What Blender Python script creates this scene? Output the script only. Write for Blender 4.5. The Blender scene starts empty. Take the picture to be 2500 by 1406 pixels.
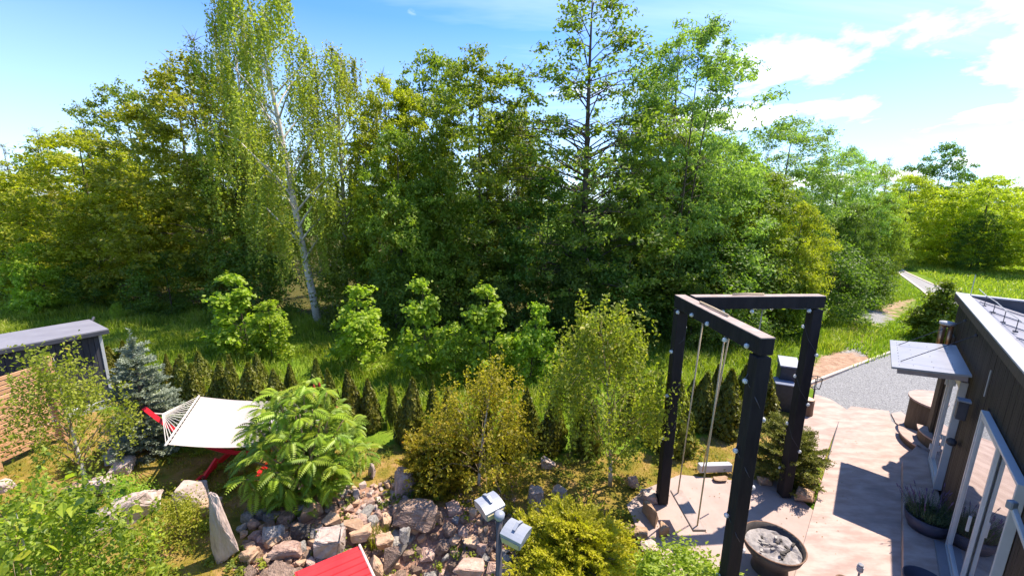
import bpy, bmesh, math, random
import numpy as np
from mathutils import Vector, Matrix
R = math.radians
scene = bpy.context.scene
COL = scene.collection

# ------------------------------------------------------------------ camera
F = 1012.0; TH = R(11.85); ROLL = R(0.85); H = 5.2
fw = np.array([0, math.cos(TH), -math.sin(TH)]); up0 = np.array([0, math.sin(TH), math.cos(TH)]); rt0 = np.array([1., 0, 0])
_c, _s = math.cos(ROLL), math.sin(ROLL)
rt = _c*rt0 + _s*up0; up = -_s*rt0 + _c*up0
cam_d = bpy.data.cameras.new('camera'); cam = bpy.data.objects.new('camera', cam_d); COL.objects.link(cam)
cam_d.sensor_width = 36; cam_d.lens = 36*F/2500; cam_d.clip_start = .05; cam_d.clip_end = 3000
cam.matrix_world = Matrix(((rt[0], up[0], -fw[0], 0), (rt[1], up[1], -fw[1], 0), (rt[2], up[2], -fw[2], H), (0, 0, 0, 1)))
scene.camera = cam

def ray(px, py):
    d = fw + (px-1250)/F*rt - (py-703)/F*up
    return d/np.linalg.norm(d)
def G(px, py, z=0.):            # survey point: where a sight line meets the level z
    d = ray(px, py); t = (z-H)/d[2]; return np.array([d[0]*t, d[1]*t, z])
def D(px, py, y):               # survey point: where a sight line reaches depth y
    d = ray(px, py); t = y/d[1]; return np.array([d[0]*t, y, d[2]*t+H])

# ------------------------------------------------------------------ sky and sun
SUN_AZ, SUN_EL = 59.0, 61.5
w = bpy.data.worlds.new('World'); scene.world = w; w.use_nodes = True
nt = w.node_tree; nt.nodes.clear()
def N(t, typ, **k):
    n = t.nodes.new(typ)
    for a, b in k.items():
        if a.startswith('i_'):
            n.inputs[int(a[2:]) if a[2:].isdigit() else a[2:].replace('_', ' ')].default_value = b
        else: setattr(n, a, b)
    return n
def L(t, a, b): t.links.new(a, b)
sky = N(nt, 'ShaderNodeTexSky', sky_type='NISHITA', sun_disc=False, sun_elevation=R(SUN_EL), sun_rotation=R(SUN_AZ), air_density=1.0, dust_density=.6, ozone_density=2.2, altitude=100)
tc = N(nt, 'ShaderNodeTexCoord'); sx = N(nt, 'ShaderNodeSeparateXYZ'); L(nt, tc.outputs['Generated'], sx.inputs[0])
def M(t, op, a, b=None, c=None, clamp=False):
    n = t.nodes.new('ShaderNodeMath'); n.operation = op; n.use_clamp = clamp
    for i, v in enumerate((a, b, c)):
        if v is None: continue
        if isinstance(v, (int, float)): n.inputs[i].default_value = v
        else: t.links.new(v, n.inputs[i])
    return n.outputs[0]
zz = M(nt, 'ADD', M(nt, 'MAXIMUM', sx.outputs[2], 0.0), .16)
cu = M(nt, 'DIVIDE', sx.outputs[0], zz); cv = M(nt, 'DIVIDE', sx.outputs[1], zz)
cb = N(nt, 'ShaderNodeCombineXYZ'); L(nt, cu, cb.inputs[0]); L(nt, cv, cb.inputs[1])
n1 = N(nt, 'ShaderNodeTexNoise', i_Scale=1.15, i_Detail=10, i_Roughness=.58, i_Distortion=.25); L(nt, cb.outputs[0], n1.inputs['Vector'])
mp = N(nt, 'ShaderNodeMapping'); mp.inputs['Scale'].default_value = (.5, 1.5, 1); mp.inputs['Rotation'].default_value = (0, 0, R(35)); mp.inputs['Location'].default_value = (3.1, 1.7, 0)
L(nt, cb.outputs[0], mp.inputs[0])
n2 = N(nt, 'ShaderNodeTexNoise', i_Scale=.55, i_Detail=6, i_Roughness=.6, i_Distortion=.8); L(nt, mp.outputs[0], n2.inputs['Vector'])
# cloud cover grows towards the sun side of the sky
side = M(nt, 'ADD', M(nt, 'MULTIPLY', sx.outputs[0], math.sin(R(75))), M(nt, 'MULTIPLY', sx.outputs[1], math.cos(R(75))))
cov = M(nt, 'MULTIPLY', side, .13)
c1 = M(nt, 'MULTIPLY', M(nt, 'SUBTRACT', M(nt, 'ADD', n1.outputs[0], cov), .585), 7., clamp=True)
c2 = M(nt, 'MULTIPLY', M(nt, 'SUBTRACT', M(nt, 'ADD', n2.outputs[0], M(nt, 'MULTIPLY', side, .07)), .455), 2.2, clamp=True)
cf = M(nt, 'MAXIMUM', M(nt, 'MULTIPLY', c1, .97), M(nt, 'MULTIPLY', c2, .55))
hz = N(nt, 'ShaderNodeMapRange', i_1=.0, i_2=.35, i_3=.35, i_4=0.); L(nt, sx.outputs[2], hz.inputs[0])
cf = M(nt, 'MAXIMUM', cf, hz.outputs[0])
gm = N(nt, 'ShaderNodeMixRGB', blend_type='MULTIPLY'); gm.inputs[0].default_value = 1; gm.inputs[2].default_value = (.27, .45, .72, 1); L(nt, sky.outputs[0], gm.inputs[1])
mx = N(nt, 'ShaderNodeMixRGB'); L(nt, cf, mx.inputs[0]); L(nt, gm.outputs[0], mx.inputs[1]); mx.inputs[2].default_value = (4.5, 4.5, 4.6, 1)
bg = N(nt, 'ShaderNodeBackground', i_Strength=.15); L(nt, mx.outputs[0], bg.inputs[0])
wo = N(nt, 'ShaderNodeOutputWorld'); L(nt, bg.outputs[0], wo.inputs[0])

sd = bpy.data.lights.new('sun', 'SUN'); sd.energy = 3.3; sd.angle = R(.53); sd.color = (1, .90, .77)
so = bpy.data.objects.new('sun', sd); COL.objects.link(so); so.location = (0, 0, 60)
sv = Vector((math.sin(R(SUN_AZ))*math.cos(R(SUN_EL)), math.cos(R(SUN_AZ))*math.cos(R(SUN_EL)), math.sin(R(SUN_EL))))
so.rotation_euler = sv.to_track_quat('Z', 'Y').to_euler()
scene.view_settings.view_transform = 'Standard'; scene.view_settings.look = 'None'
scene.view_settings.exposure = 1.62; scene.view_settings.gamma = 1

# ------------------------------------------------------------------ materials
def mat(name, rough=.8, spec=.3, metal=0.):
    m = bpy.data.materials.new(name); m.use_nodes = True; t = m.node_tree; b = t.nodes['Principled BSDF']
    b.inputs['Roughness'].default_value = rough; b.inputs['Specular IOR Level'].default_value = spec; b.inputs['Metallic'].default_value = metal
    return m, t, b
def C4(c): return (c[0], c[1], c[2], 1)
def ramp(t, fac, stops):
    r = t.nodes.new('ShaderNodeValToRGB'); e = r.color_ramp.elements
    while len(e) < len(stops): e.new(.5)
    for x, (p, c) in zip(e, stops): x.position = p; x.color = C4(c)
    L(t, fac, r.inputs[0]); return r.outputs[0]
def surf(name, c1, c2, scale=8, rough=.8, spec=.3, bump=.3, bscale=None, metal=0., detail=6, stretch=(1, 1, 1), lo=.3, hi=.7, per_obj=0., dist=.02, spots=None):
    m, t, b = mat(name, rough, spec, metal)
    tcn = t.nodes.new('ShaderNodeTexCoord'); mpn = N(t, 'ShaderNodeMapping'); mpn.inputs['Scale'].default_value = stretch
    L(t, tcn.outputs['Object'], mpn.inputs[0])
    oi = t.nodes.new('ShaderNodeObjectInfo')
    va = t.nodes.new('ShaderNodeVectorMath'); va.operation = 'MULTIPLY_ADD'; cmb = t.nodes.new('ShaderNodeCombineXYZ')
    for i in range(3): L(t, oi.outputs['Random'], cmb.inputs[i])
    L(t, cmb.outputs[0], va.inputs[0]); va.inputs[1].default_value = (37, 53, 71) if per_obj else (0, 0, 0); L(t, mpn.outputs[0], va.inputs[2])
    n = N(t, 'ShaderNodeTexNoise', i_Scale=scale, i_Detail=detail, i_Roughness=.62); L(t, va.outputs[0], n.inputs['Vector'])
    c = ramp(t, n.outputs[0], [(lo, c1), (hi, c2)])
    if spots:
        ns = N(t, 'ShaderNodeTexNoise', i_Scale=spots[1], i_Detail=4); L(t, va.outputs[0], ns.inputs['Vector'])
        f = M(t, 'MULTIPLY', M(t, 'SUBTRACT', ns.outputs[0], spots[2]), 8, clamp=True)
        mm = t.nodes.new('ShaderNodeMixRGB'); L(t, f, mm.inputs[0]); L(t, c, mm.inputs[1]); mm.inputs[2].default_value = C4(spots[0]); c = mm.outputs[0]
    if per_obj:
        h = t.nodes.new('ShaderNodeHueSaturation'); L(t, c, h.inputs['Color'])
        L(t, M(t, 'MULTIPLY_ADD', oi.outputs['Random'], per_obj, 1-per_obj/2), h.inputs['Value']); c = h.outputs[0]
    L(t, c, b.inputs['Base Color'])
    if bump:
        nb = N(t, 'ShaderNodeTexNoise', i_Scale=bscale or scale*3, i_Detail=5); L(t, va.outputs[0], nb.inputs['Vector'])
        bp = N(t, 'ShaderNodeBump', i_Strength=bump, i_Distance=dist); L(t, nb.outputs[0], bp.inputs['Height']); L(t, bp.outputs[0], b.inputs['Normal'])
    return m
def leafm(name, dark, light, trans=.46, rough=.5, extra=None):
    m, t, b = mat(name, rough, .35)
    at = N(t, 'ShaderNodeAttribute', attribute_name='tint')
    st = [(0., dark), (.8, light)] + ([(.93, light), (1., extra)] if extra else [])
    oi = t.nodes.new('ShaderNodeObjectInfo')
    c = ramp(t, at.outputs['Fac'], st)
    h = t.nodes.new('ShaderNodeHueSaturation'); L(t, c, h.inputs['Color'])
    L(t, M(t, 'MULTIPLY_ADD', oi.outputs['Random'], .25, .9), h.inputs['Value'])
    L(t, M(t, 'MULTIPLY_ADD', oi.outputs['Random'], .03, .485), h.inputs['Hue'])
    L(t, h.outputs[0], b.inputs['Base Color'])
    tr = t.nodes.new('ShaderNodeBsdfTranslucent')
    br = N(t, 'ShaderNodeMixRGB', blend_type='MULTIPLY'); br.inputs[0].default_value = 1; br.inputs[2].default_value = (1.52, 1.72, .72, 1); L(t, h.outputs[0], br.inputs[1]); L(t, br.outputs[0], tr.inputs[0])
    ms = t.nodes.new('ShaderNodeMixShader'); ms.inputs[0].default_value = trans
    L(t, b.outputs[0], ms.inputs[1]); L(t, tr.outputs[0], ms.inputs[2]); L(t, ms.outputs[0], t.nodes['Material Output'].inputs[0])
    return m

LM = {}
LM['green'] = leafm('leaf_green', (.078, .125, .014), (.25, .31, .03))
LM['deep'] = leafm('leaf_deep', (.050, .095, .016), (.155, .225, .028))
LM['yellow'] = leafm('leaf_yellow', (.15, .18, .012), (.42, .41, .024))
LM['olive'] = leafm('leaf_olive', (.125, .15, .014), (.36, .35, .028))
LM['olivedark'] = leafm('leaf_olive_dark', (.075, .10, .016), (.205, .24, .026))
LM['birch'] = leafm('leaf_birch', (.13, .15, .022), (.36, .36, .05))
LM['fresh'] = leafm('leaf_fresh', (.12, .20, .016), (.36, .46, .04))
LM['cool'] = leafm('leaf_cool', (.10, .165, .04), (.27, .37, .075))
LM['gold'] = leafm('leaf_gold', (.20, .27, .014), (.52, .56, .03))
LM['sumac'] = leafm('leaf_sumac', (.085, .165, .010), (.26, .34, .022), trans=.26)
LM['sapling'] = leafm('leaf_sapling', (.095, .12, .014), (.33, .34, .035), extra=(.50, .34, .06))
LM['orange'] = leafm('leaf_orange', (.10, .10, .012), (.40, .31, .024), extra=(.66, .27, .03))
LM['near'] = leafm('leaf_near', (.035, .075, .012), (.32, .36, .035), extra=(.46, .46, .04))
LM['cypress'] = leafm('leaf_cypress', (.18, .20, .012), (.50, .47, .03))
LM['thuja'] = leafm('leaf_thuja', (.065, .072, .010), (.21, .21, .022), trans=.25, extra=(.28, .17, .03))
LM['spruce'] = leafm('leaf_spruce', (.10, .13, .085), (.28, .315, .225), trans=.1)
LM['rustspruce'] = leafm('leaf_rust', (.09, .095, .02), (.24, .23, .04), trans=.15, extra=(.30, .16, .06))
LM['grass'] = leafm('grass_blade', (.095, .155, .012), (.28, .34, .03), trans=.42, extra=(.46, .44, .10))
LM['lavender'] = leafm('leaf_lavender', (.03, .06, .025), (.09, .13, .06), trans=.2)
BARK = surf('bark_dark', (.05, .035, .025), (.13, .10, .075), scale=6, bump=.6, stretch=(1, 1, .25))
BIRCHBARK = surf('bark_birch', (.34, .29, .24), (.66, .60, .52), scale=5, stretch=(1, 1, 3.), bump=.2, spots=((.05, .04, .035), 4, .60))
TWIG = surf('twig_bark', (.20, .13, .07), (.36, .26, .15), scale=20, bump=0)
CONC = surf('concrete', (0.318, 0.225, 0.191), (0.430, 0.323, 0.280), scale=2.2, rough=.85, bump=.15, bscale=40, stretch=(1, 2.6, 1), dist=.004, spots=((0.249, 0.189, 0.168), .8, .60), lo=.38, hi=.60, detail=9)
PATIO = surf('patio_concrete', (0.310, 0.228, 0.196), (0.421, 0.318, 0.280), scale=1.7, rough=.85, bump=.15, bscale=35, dist=.004, spots=((0.241, 0.202, 0.181), 1.6, .64), detail=9)
GRAVEL = surf('grey_gravel', (0.081, 0.081, 0.086), (0.324, 0.320, 0.320), scale=38, rough=.9, bump=.9, bscale=42, dist=.02, detail=3, lo=.33, hi=.67)
ASPH = surf('asphalt', (.20, .19, .18), (.27, .26, .25), scale=3, bump=.2, bscale=60)
KERB = surf('kerb_stone', (0.391, 0.323, 0.264), (0.527, 0.459, 0.391), scale=5, bump=.1)
STONES = {
 'pale': surf('stone_pale', (0.357, 0.264, 0.221), (0.527, 0.421, 0.365), scale=4, bump=.55, bscale=9, per_obj=.2, dist=.05, spots=((0.255, 0.187, 0.153), 5, .62)),
 'pink': surf('stone_pink', (0.323, 0.195, 0.147), (0.532, 0.370, 0.294), scale=5, bump=.6, bscale=11, per_obj=.35, dist=.05),
 'tan': surf('stone_tan', (0.324, 0.198, 0.117), (0.486, 0.324, 0.216), scale=3, bump=.4, bscale=9, per_obj=.3, dist=.04),
 'grey': surf('stone_grey', (0.143, 0.132, 0.121), (0.363, 0.330, 0.297), scale=6, bump=.6, bscale=14, per_obj=.4, dist=.05),
 'brown': surf('stone_brown', (0.127, 0.081, 0.057), (0.333, 0.230, 0.172), scale=6, bump=.7, bscale=14, per_obj=.4, dist=.06),
 'dark': surf('stone_dark', (.035, .03, .028), (.10, .085, .075), scale=6, bump=.6, bscale=16, per_obj=.3, dist=.05)}
BLACKWOOD = surf('black_stained_wood', (0.010, 0.008, 0.009), (0.024, 0.020, 0.020), scale=9, rough=.8, bump=.3, stretch=(1, 1, .2), per_obj=.3)
WEATHERED = surf('weathered_timber', (.26, .195, .165), (.38, .30, .265), scale=7, bump=.2)
BOARDM = surf('dark_cladding_board', (0.020, 0.015, 0.013), (0.048, 0.036, 0.031), scale=7, rough=.7, bump=.5, stretch=(3, 3, .35), per_obj=.15, bscale=30, dist=.006)
BROWNB = surf('brown_cladding', (0.080, 0.056, 0.036), (0.136, 0.100, 0.068), scale=8, bump=.3, stretch=(3, 3, .3))
SHEDM = surf('shed_board', (.030, .030, .038), (.055, .055, .068), scale=6, bump=.2, stretch=(2, 2, .3), per_obj=.2)
GREYROOF = surf('grey_roof_felt', (0.184, 0.176, 0.196), (0.232, 0.224, 0.244), scale=2.5, rough=.6, bump=.1)
DARKTRIM = surf('dark_trim', (.045, .045, .055), (.07, .07, .085), scale=5, rough=.5, bump=0)
METAL = surf('pale_metal_trim', (0.336, 0.328, 0.336), (0.416, 0.408, 0.416), scale=3, rough=.42, bump=0, metal=.2)
CANOPYM = surf('canopy_sheet', (0.264, 0.260, 0.276), (0.328, 0.320, 0.336), scale=2, rough=.35, bump=0, metal=.1)
WHITE = surf('white_frame', (0.442, 0.442, 0.451), (0.510, 0.510, 0.518), scale=4, rough=.35, bump=0)
FENCEW = surf('fence_wood', (0.442, 0.212, 0.093), (0.629, 0.374, 0.212), scale=4, bump=.2, stretch=(1, 1, 4), per_obj=.18, rough=.6)
REDP = surf('red_paint', (0.527, 0.021, 0.025), (0.612, 0.038, 0.038), scale=3, rough=.45, bump=.05)
REDCOAT = surf('red_stand_coating', (.60, .012, .020), (.70, .02, .03), scale=3, rough=.35, bump=0)
FABRIC = surf('cream_fabric', (0.369, 0.320, 0.291), (0.410, 0.361, 0.328), scale=25, rough=.9, bump=.25, bscale=90, dist=.004)
ROPEM = surf('rope', (.42, .31, .19), (.56, .44, .29), scale=60, bump=.4)
CORD = surf('white_cord', (0.510, 0.459, 0.408), (0.612, 0.561, 0.510), scale=40, bump=0)
LOGM = surf('log_bark', (.12, .075, .05), (.24, .16, .11), scale=9, bump=.8, stretch=(1, 1, .25))
LOGTOP = surf('log_cut', (.50, .34, .22), (.66, .48, .34), scale=9, bump=.1)
STEEL = surf('firepit_steel', (.045, .04, .04), (.10, .085, .075), scale=6, rough=.6, bump=.1, metal=.3)
ASH = surf('ash', (0.170, 0.153, 0.145), (0.357, 0.323, 0.306), scale=7, rough=1, bump=.8, spots=((0.051, 0.043, 0.043), 5, .60))
POLEM = surf('lamp_pole', (.05, .045, .05), (.09, .08, .085), scale=8, rough=.5, bump=0)
LAMPH = surf('lamp_housing', (0.221, 0.234, 0.264), (0.289, 0.302, 0.332), scale=8, rough=.4, bump=0)
LAMPF = surf('lamp_front', (.34, .28, .14), (.46, .40, .24), scale=8, rough=.3, bump=0)
COPPER = surf('copper_flue', (.40, .20, .10), (.58, .34, .19), scale=8, rough=.3, bump=0, metal=.7)
BBQM = surf('black_stove_stone', (.035, .04, .05), (.06, .065, .08), scale=9, rough=.5, bump=.2)
BBQTOP = surf('stove_lid', (.16, .18, .24), (.22, .24, .31), scale=9, rough=.35, bump=0)
POT = surf('blue_pot', (.035, .035, .06), (.06, .06, .09), scale=5, rough=.5, bump=.1)
SOIL = surf('dark_soil', (.035, .024, .018), (.08, .055, .04), scale=12, bump=.6)
RIM = surf('rusty_rim', (.12, .065, .04), (.24, .14, .09), scale=12, bump=.1)
DIRTM = surf('clay_dirt', (0.288, 0.171, 0.117), (0.414, 0.279, 0.207), scale=5, bump=.5, bscale=30, spots=((0.198, 0.225, 0.054), 2.4, .62))
def glassm(name, tint, k):
    m = bpy.data.materials.new(name); m.use_nodes = True; t = m.node_tree; b = t.nodes['Principled BSDF']
    b.inputs['Base Color'].default_value = C4(tint); b.inputs['Roughness'].default_value = .6
    g = N(t, 'ShaderNodeBsdfGlossy', i_Roughness=.02); g.inputs[0].default_value = (.9, .92, .95, 1)
    lw = N(t, 'ShaderNodeFresnel', i_IOR=1.5); f = M(t, 'ADD', M(t, 'MULTIPLY', lw.outputs[0], 1.), k, clamp=True)
    ms = t.nodes.new('ShaderNodeMixShader'); L(t, f, ms.inputs[0]); L(t, b.outputs[0], ms.inputs[1]); L(t, g.outputs[0], ms.inputs[2]); L(t, ms.outputs[0], t.nodes['Material Output'].inputs[0]); return m
PANE = glassm('window_glass', (.04, .038, .035), .45)
def bulbm():
    m, t, b = mat('bulb_glass', .05, .6); b.inputs['Base Color'].default_value = (.9, .9, .9, 1); b.inputs['Transmission Weight'].default_value = .5; b.inputs['IOR'].default_value = 1.3; return m
BULB = bulbm()
def ground_mat():
    m, t, b = mat('ground_cover', .95, .1)
    tcn = t.nodes.new('ShaderNodeTexCoord')
    def nz(s, d=6, r=.6):
        n = N(t, 'ShaderNodeTexNoise', i_Scale=s, i_Detail=d, i_Roughness=r); L(t, tcn.outputs['Object'], n.inputs['Vector']); return n.outputs[0]
    grass = ramp(t, nz(1.3), [(.3, (.07, .13, .010)), (.55, (.13, .20, .015)), (.75, (.21, .23, .03))])
    dry = ramp(t, nz(2.6, 8), [(.32, (.10, .105, .014)), (.48, (.21, .155, .03)), (.68, (.36, .21, .09))])
    dirt = ramp(t, nz(6, 8), [(.3, (.24, .14, .09)), (.7, (.46, .31, .22))])
    litter = ramp(t, nz(3), [(.3, (.05, .055, .010)), (.7, (.11, .09, .028))])
    grav = ramp(t, nz(30, 3), [(.33, (.10, .10, .10)), (.67, (.40, .39, .38))])
    c = grass; br = M(t, 'MULTIPLY', M(t, 'SUBTRACT', nz(3.5, 8), .5), 1.6)
    for nm, col in (('dry', dry), ('litter', litter), ('dirt', dirt), ('grav', grav)):
        a = N(t, 'ShaderNodeAttribute', attribute_name=nm)
        f = M(t, 'MULTIPLY_ADD', M(t, 'SUBTRACT', M(t, 'ADD', a.outputs['Fac'], br), .5), 3.5, .5, clamp=True)
        f = M(t, 'MULTIPLY', f, M(t, 'GREATER_THAN', a.outputs['Fac'], .02))
        mm = t.nodes.new('ShaderNodeMixRGB'); L(t, f, mm.inputs[0]); L(t, c, mm.inputs[1]); L(t, col, mm.inputs[2]); c = mm.outputs[0]
    L(t, c, b.inputs['Base Color'])
    bp = N(t, 'ShaderNodeBump', i_Strength=.8, i_Distance=.05); L(t, nz(22, 4), bp.inputs['Height']); L(t, bp.outputs[0], b.inputs['Normal'])
    return m
GROUNDM = ground_mat()

# ------------------------------------------------------------------ mesh helpers
def mesh_np(name, V, Fc, m, tint=None, smooth=False):
    """V (n,3); Fc list of (k,s) int arrays (faces with s corners) ; one mesh"""
    me = bpy.data.meshes.new(name); V = np.asarray(V, dtype=np.float32)
    me.vertices.add(len(V)); me.vertices.foreach_set('co', V.ravel())
    Fc = [np.asarray(f, dtype=np.int32) for f in Fc if len(f)]
    nl = sum(f.size for f in Fc); npoly = sum(len(f) for f in Fc)
    me.loops.add(nl); me.polygons.add(npoly)
    me.loops.foreach_set('vertex_index', np.concatenate([f.ravel() for f in Fc]))
    tot = np.concatenate([np.full(len(f), f.shape[1]) for f in Fc]); st = np.concatenate([[0], np.cumsum(tot)[:-1]])
    me.polygons.foreach_set('loop_start', st.astype(np.int32)); me.polygons.foreach_set('loop_total', tot.astype(np.int32))
    me.polygons.foreach_set('use_smooth', np.full(npoly, smooth))
    if tint is not None:
        a = me.attributes.new('tint', 'FLOAT', 'POINT'); a.data.foreach_set('value', np.asarray(tint, dtype=np.float32))
    me.update(calc_edges=True); me.validate()
    if m: me.materials.append(m)
    return me
class MB:
    def __init__(s): s.v = []; s.f = {}; s.n = 0; s.t = []
    def add(s, V, F, tint=0.5):
        V = np.asarray(V, float); s.v.append(V)
        for f in F: s.f.setdefault(len(f), []).append([i+s.n for i in f])
        s.t.append(np.full(len(V), tint)); s.n += len(V); return s
    def box(s, c, size, ax=None, bev=0):
        c = np.asarray(c, float); A = np.eye(3) if ax is None else np.asarray(ax, float)
        hx, hy, hz = np.asarray(size)/2.
        if bev <= 0:
            P = np.array([[x, y, z] for z in (-hz, hz) for y in (-hy, hy) for x in (-hx, hx)])
            s.add(P@A+c, [(0, 2, 3, 1), (4, 5, 7, 6), (0, 1, 5, 4), (2, 6, 7, 3), (0, 4, 6, 2), (1, 3, 7, 5)])
        else:
            b = bev; V = []; idx = {}
            for zi in (-1, 1):
                for yi in (-1, 1):
                    for xi in (-1, 1):
                        for k in range(3):
                            p = [xi*(hx-b), yi*(hy-b), zi*(hz-b)]; p[k] += (xi, yi, zi)[k]*b
                            idx[(xi, yi, zi, k)] = len(V); V.append(p)
            Fs = []
            for k in range(3):
                for sg in (-1, 1):
                    o = [(a, bb) for a, bb in ((-1, -1), (1, -1), (1, 1), (-1, 1))]; q = []
                    for a, bb in o:
                        t = [0, 0, 0]; t[k] = sg; t[(k+1) % 3] = a; t[(k+2) % 3] = bb; q.append(idx[(*t, k)])
                    Fs.append(tuple(q if sg > 0 else q[::-1]))
            for k in range(3):
                k1, k2 = (k+1) % 3, (k+2) % 3
                for a in (-1, 1):
                    for bb in (-1, 1):
                        t0 = [0]*3; t1 = [0]*3; t0[k] = -1; t1[k] = 1
                        for t in (t0, t1): t[k1] = a; t[k2] = bb
                        q = (idx[(*t0, k1)], idx[(*t1, k1)], idx[(*t1, k2)], idx[(*t0, k2)])
                        Fs.append(q if a*bb > 0 else q[::-1])
            for zi in (-1, 1):
                for yi in (-1, 1):
                    for xi in (-1, 1):
                        q = tuple(idx[(xi, yi, zi, k)] for k in range(3)); Fs.append(q if xi*yi*zi > 0 else q[::-1])
            s.add(np.array(V)@A+c, Fs)
        return s
    def beam(s, a, b, wd, ht, upv=(0, 0, 1), bev=0):
        a = np.asarray(a, float); b = np.asarray(b, float); x = b-a; l = np.linalg.norm(x); x /= l
        y = np.cross(upv, x); y /= np.linalg.norm(y); z = np.cross(x, y)
        return s.box((a+b)/2, (l, wd, ht), (x, y, z), bev)
    def tube(s, P, r, k=6, cap=True):
        P = np.asarray(P, float); n = len(P); r = np.broadcast_to(r, (n,)) if np.ndim(r) == 0 else np.asarray(r)
        T = np.gradient(P, axis=0); T /= np.linalg.norm(T, axis=1)[:, None]+1e-9
        ref = np.array([0, 0, 1.]) if abs(T[:, 2]).mean() < .8 else np.array([1., 0, 0])
        A = np.cross(T, ref); A /= np.linalg.norm(A, axis=1)[:, None]+1e-9; B = np.cross(T, A)
        an = np.arange(k)/k*2*np.pi
        V = P[:, None]+r[:, None, None]*(np.cos(an)[None, :, None]*A[:, None]+np.sin(an)[None, :, None]*B[:, None])
        Fs = [(i*k+j, i*k+(j+1) % k, (i+1)*k+(j+1) % k, (i+1)*k+j) for i in range(n-1) for j in range(k)]
        if cap: Fs += [tuple(range(k))[::-1], tuple((n-1)*k+j for j in range(k))]
        return s.add(V.reshape(-1, 3), Fs)
    def lathe(s, c, prof, k=24, sx=1, sy=1, a0=0, a1=2*math.pi):
        full = abs(a1-a0-2*math.pi) < 1e-6; m = k if full else k+1
        an = a0+(a1-a0)*np.arange(m)/k; V = []
        for r, z in prof: V += [[c[0]+r*sx*math.cos(t), c[1]+r*sy*math.sin(t), c[2]+z] for t in an]
        Fs = []
        for i in range(len(prof)-1):
            for j in range(k): j2 = (j+1) % m; Fs.append((i*m+j, i*m+j2, (i+1)*m+j2, (i+1)*m+j))
        return s.add(V, Fs)
    def prism(s, poly, z0, z1):
        n = len(poly); V = [[p[0], p[1], z0] for p in poly]+[[p[0], p[1], z1] for p in poly]
        return s.add(V, [tuple(range(n))[::-1], tuple(range(n, 2*n))]+[(i, (i+1) % n, n+(i+1) % n, n+i) for i in range(n)])
    def ball(s, c, r, k=8, sz=1):
        pr = [(max(1e-4, r*math.sin(math.pi*i/6)), -r*sz*math.cos(math.pi*i/6)) for i in range(7)]
        return s.lathe(c, pr, k)
    def mesh(s, name, m, smooth=False):
        return mesh_np(name, np.concatenate(s.v), [np.array(x) for x in s.f.values()], m, np.concatenate(s.t), smooth)
    def build(s, name, m, parent=None, smooth=False, **k):
        return link(name, s.mesh(name, m, smooth), parent, **k)
def link(name, data, parent=None, loc=None, rz=None, scale=None, label=None, cat=None, group=None, kind=None, material=None):
    o = bpy.data.objects.new(name, data); COL.objects.link(o); o.parent = parent
    if loc is not None: o.location = [float(x) for x in loc]
    if rz is not None: o.rotation_euler = (0, 0, rz) if not hasattr(rz, '__len__') else rz
    if scale is not None: o.scale = (scale,)*3 if not hasattr(scale, '__len__') else scale
    for kk, v in (('label', label), ('category', cat), ('group', group), ('kind', kind)):
        if v: o[kk] = v
    if material: o.material_slots[0].link = 'OBJECT'; o.material_slots[0].material = material
    return o
def thing(name, label, cat, loc=(0, 0, 0), rz=0, group=None, scale=None): return link(name, None, None, loc, rz, scale, label, cat, group)

# ---- leaves: each leaf one folded quad
def leaf_quads(Cn, Nm, size, aspect=.55, rng=None, droop=0., axis=None, jit=.5):
    n = len(Cn); Nm = Nm+rng.normal(0, jit, (n, 3)); Nm /= np.linalg.norm(Nm, axis=1)[:, None]+1e-9
    ref = rng.normal(0, 1, (n, 3)) if axis is None else axis+rng.normal(0, .25, (n, 3))
    ref[:, 2] -= droop
    T = ref-(ref*Nm).sum(1)[:, None]*Nm; T /= np.linalg.norm(T, axis=1)[:, None]+1e-9; B = np.cross(Nm, T)
    s = (size*rng.uniform(.65, 1.25, n))[:, None]
    V = np.stack([Cn-T*s*.5, Cn+B*s*aspect*.5+Nm*s*.10-T*s*.06, Cn+T*s*.5, Cn-B*s*aspect*.5+Nm*s*.10-T*s*.06], 1).reshape(-1, 3)
    return V, np.arange(n*4).reshape(n, 4)
def unit(rng, n):
    v = rng.normal(0, 1, (n, 3)); return v/np.linalg.norm(v, axis=1)[:, None]
def clumps_to_leaves(rng, Cc, Rc, twigs, per, size, squash=.7, tl=.35, hang=0., aspect=.6, up=.5, tclump=.35):
    nc = len(Cc); d = unit(rng, nc*twigs); d[:, 2] = np.abs(d[:, 2])*.75+d[:, 2]*.25
    rad = rng.uniform(.35, 1., (nc*twigs, 1)); off = d*rad*np.repeat(Rc, twigs)[:, None]; off[:, 2] *= squash
    tw = np.repeat(Cc, twigs, 0)+off
    td = d+rng.normal(0, .5, d.shape); td[:, 2] -= hang; td /= np.linalg.norm(td, axis=1)[:, None]
    u = rng.uniform(-.5, .7, (len(tw)*per, 1))
    P = np.repeat(tw, per, 0)+np.repeat(td, per, 0)*u*tl+rng.normal(0, .06*tl/.35, (len(tw)*per, 3))
    Nm = np.repeat(d, per, 0)*.6+np.array([0, 0, up])
    V, Fc = leaf_quads(P, Nm, size, aspect, rng, droop=.3)
    ct = np.repeat(rng.uniform(0, 1, nc), twigs*per); tt = np.repeat(rng.uniform(0, 1, nc*twigs), per)
    t = np.clip(tclump*ct+.35*tt+(1-tclump-.35)*rng.uniform(0, 1, len(P))+0*u[:, 0], 0, 1)
    return V, Fc, np.repeat(t, 4)
def prof_fn(pr):
    x = [p[0] for p in pr]; y = [p[1] for p in pr]; return lambda t: np.interp(t, x, y)
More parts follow.
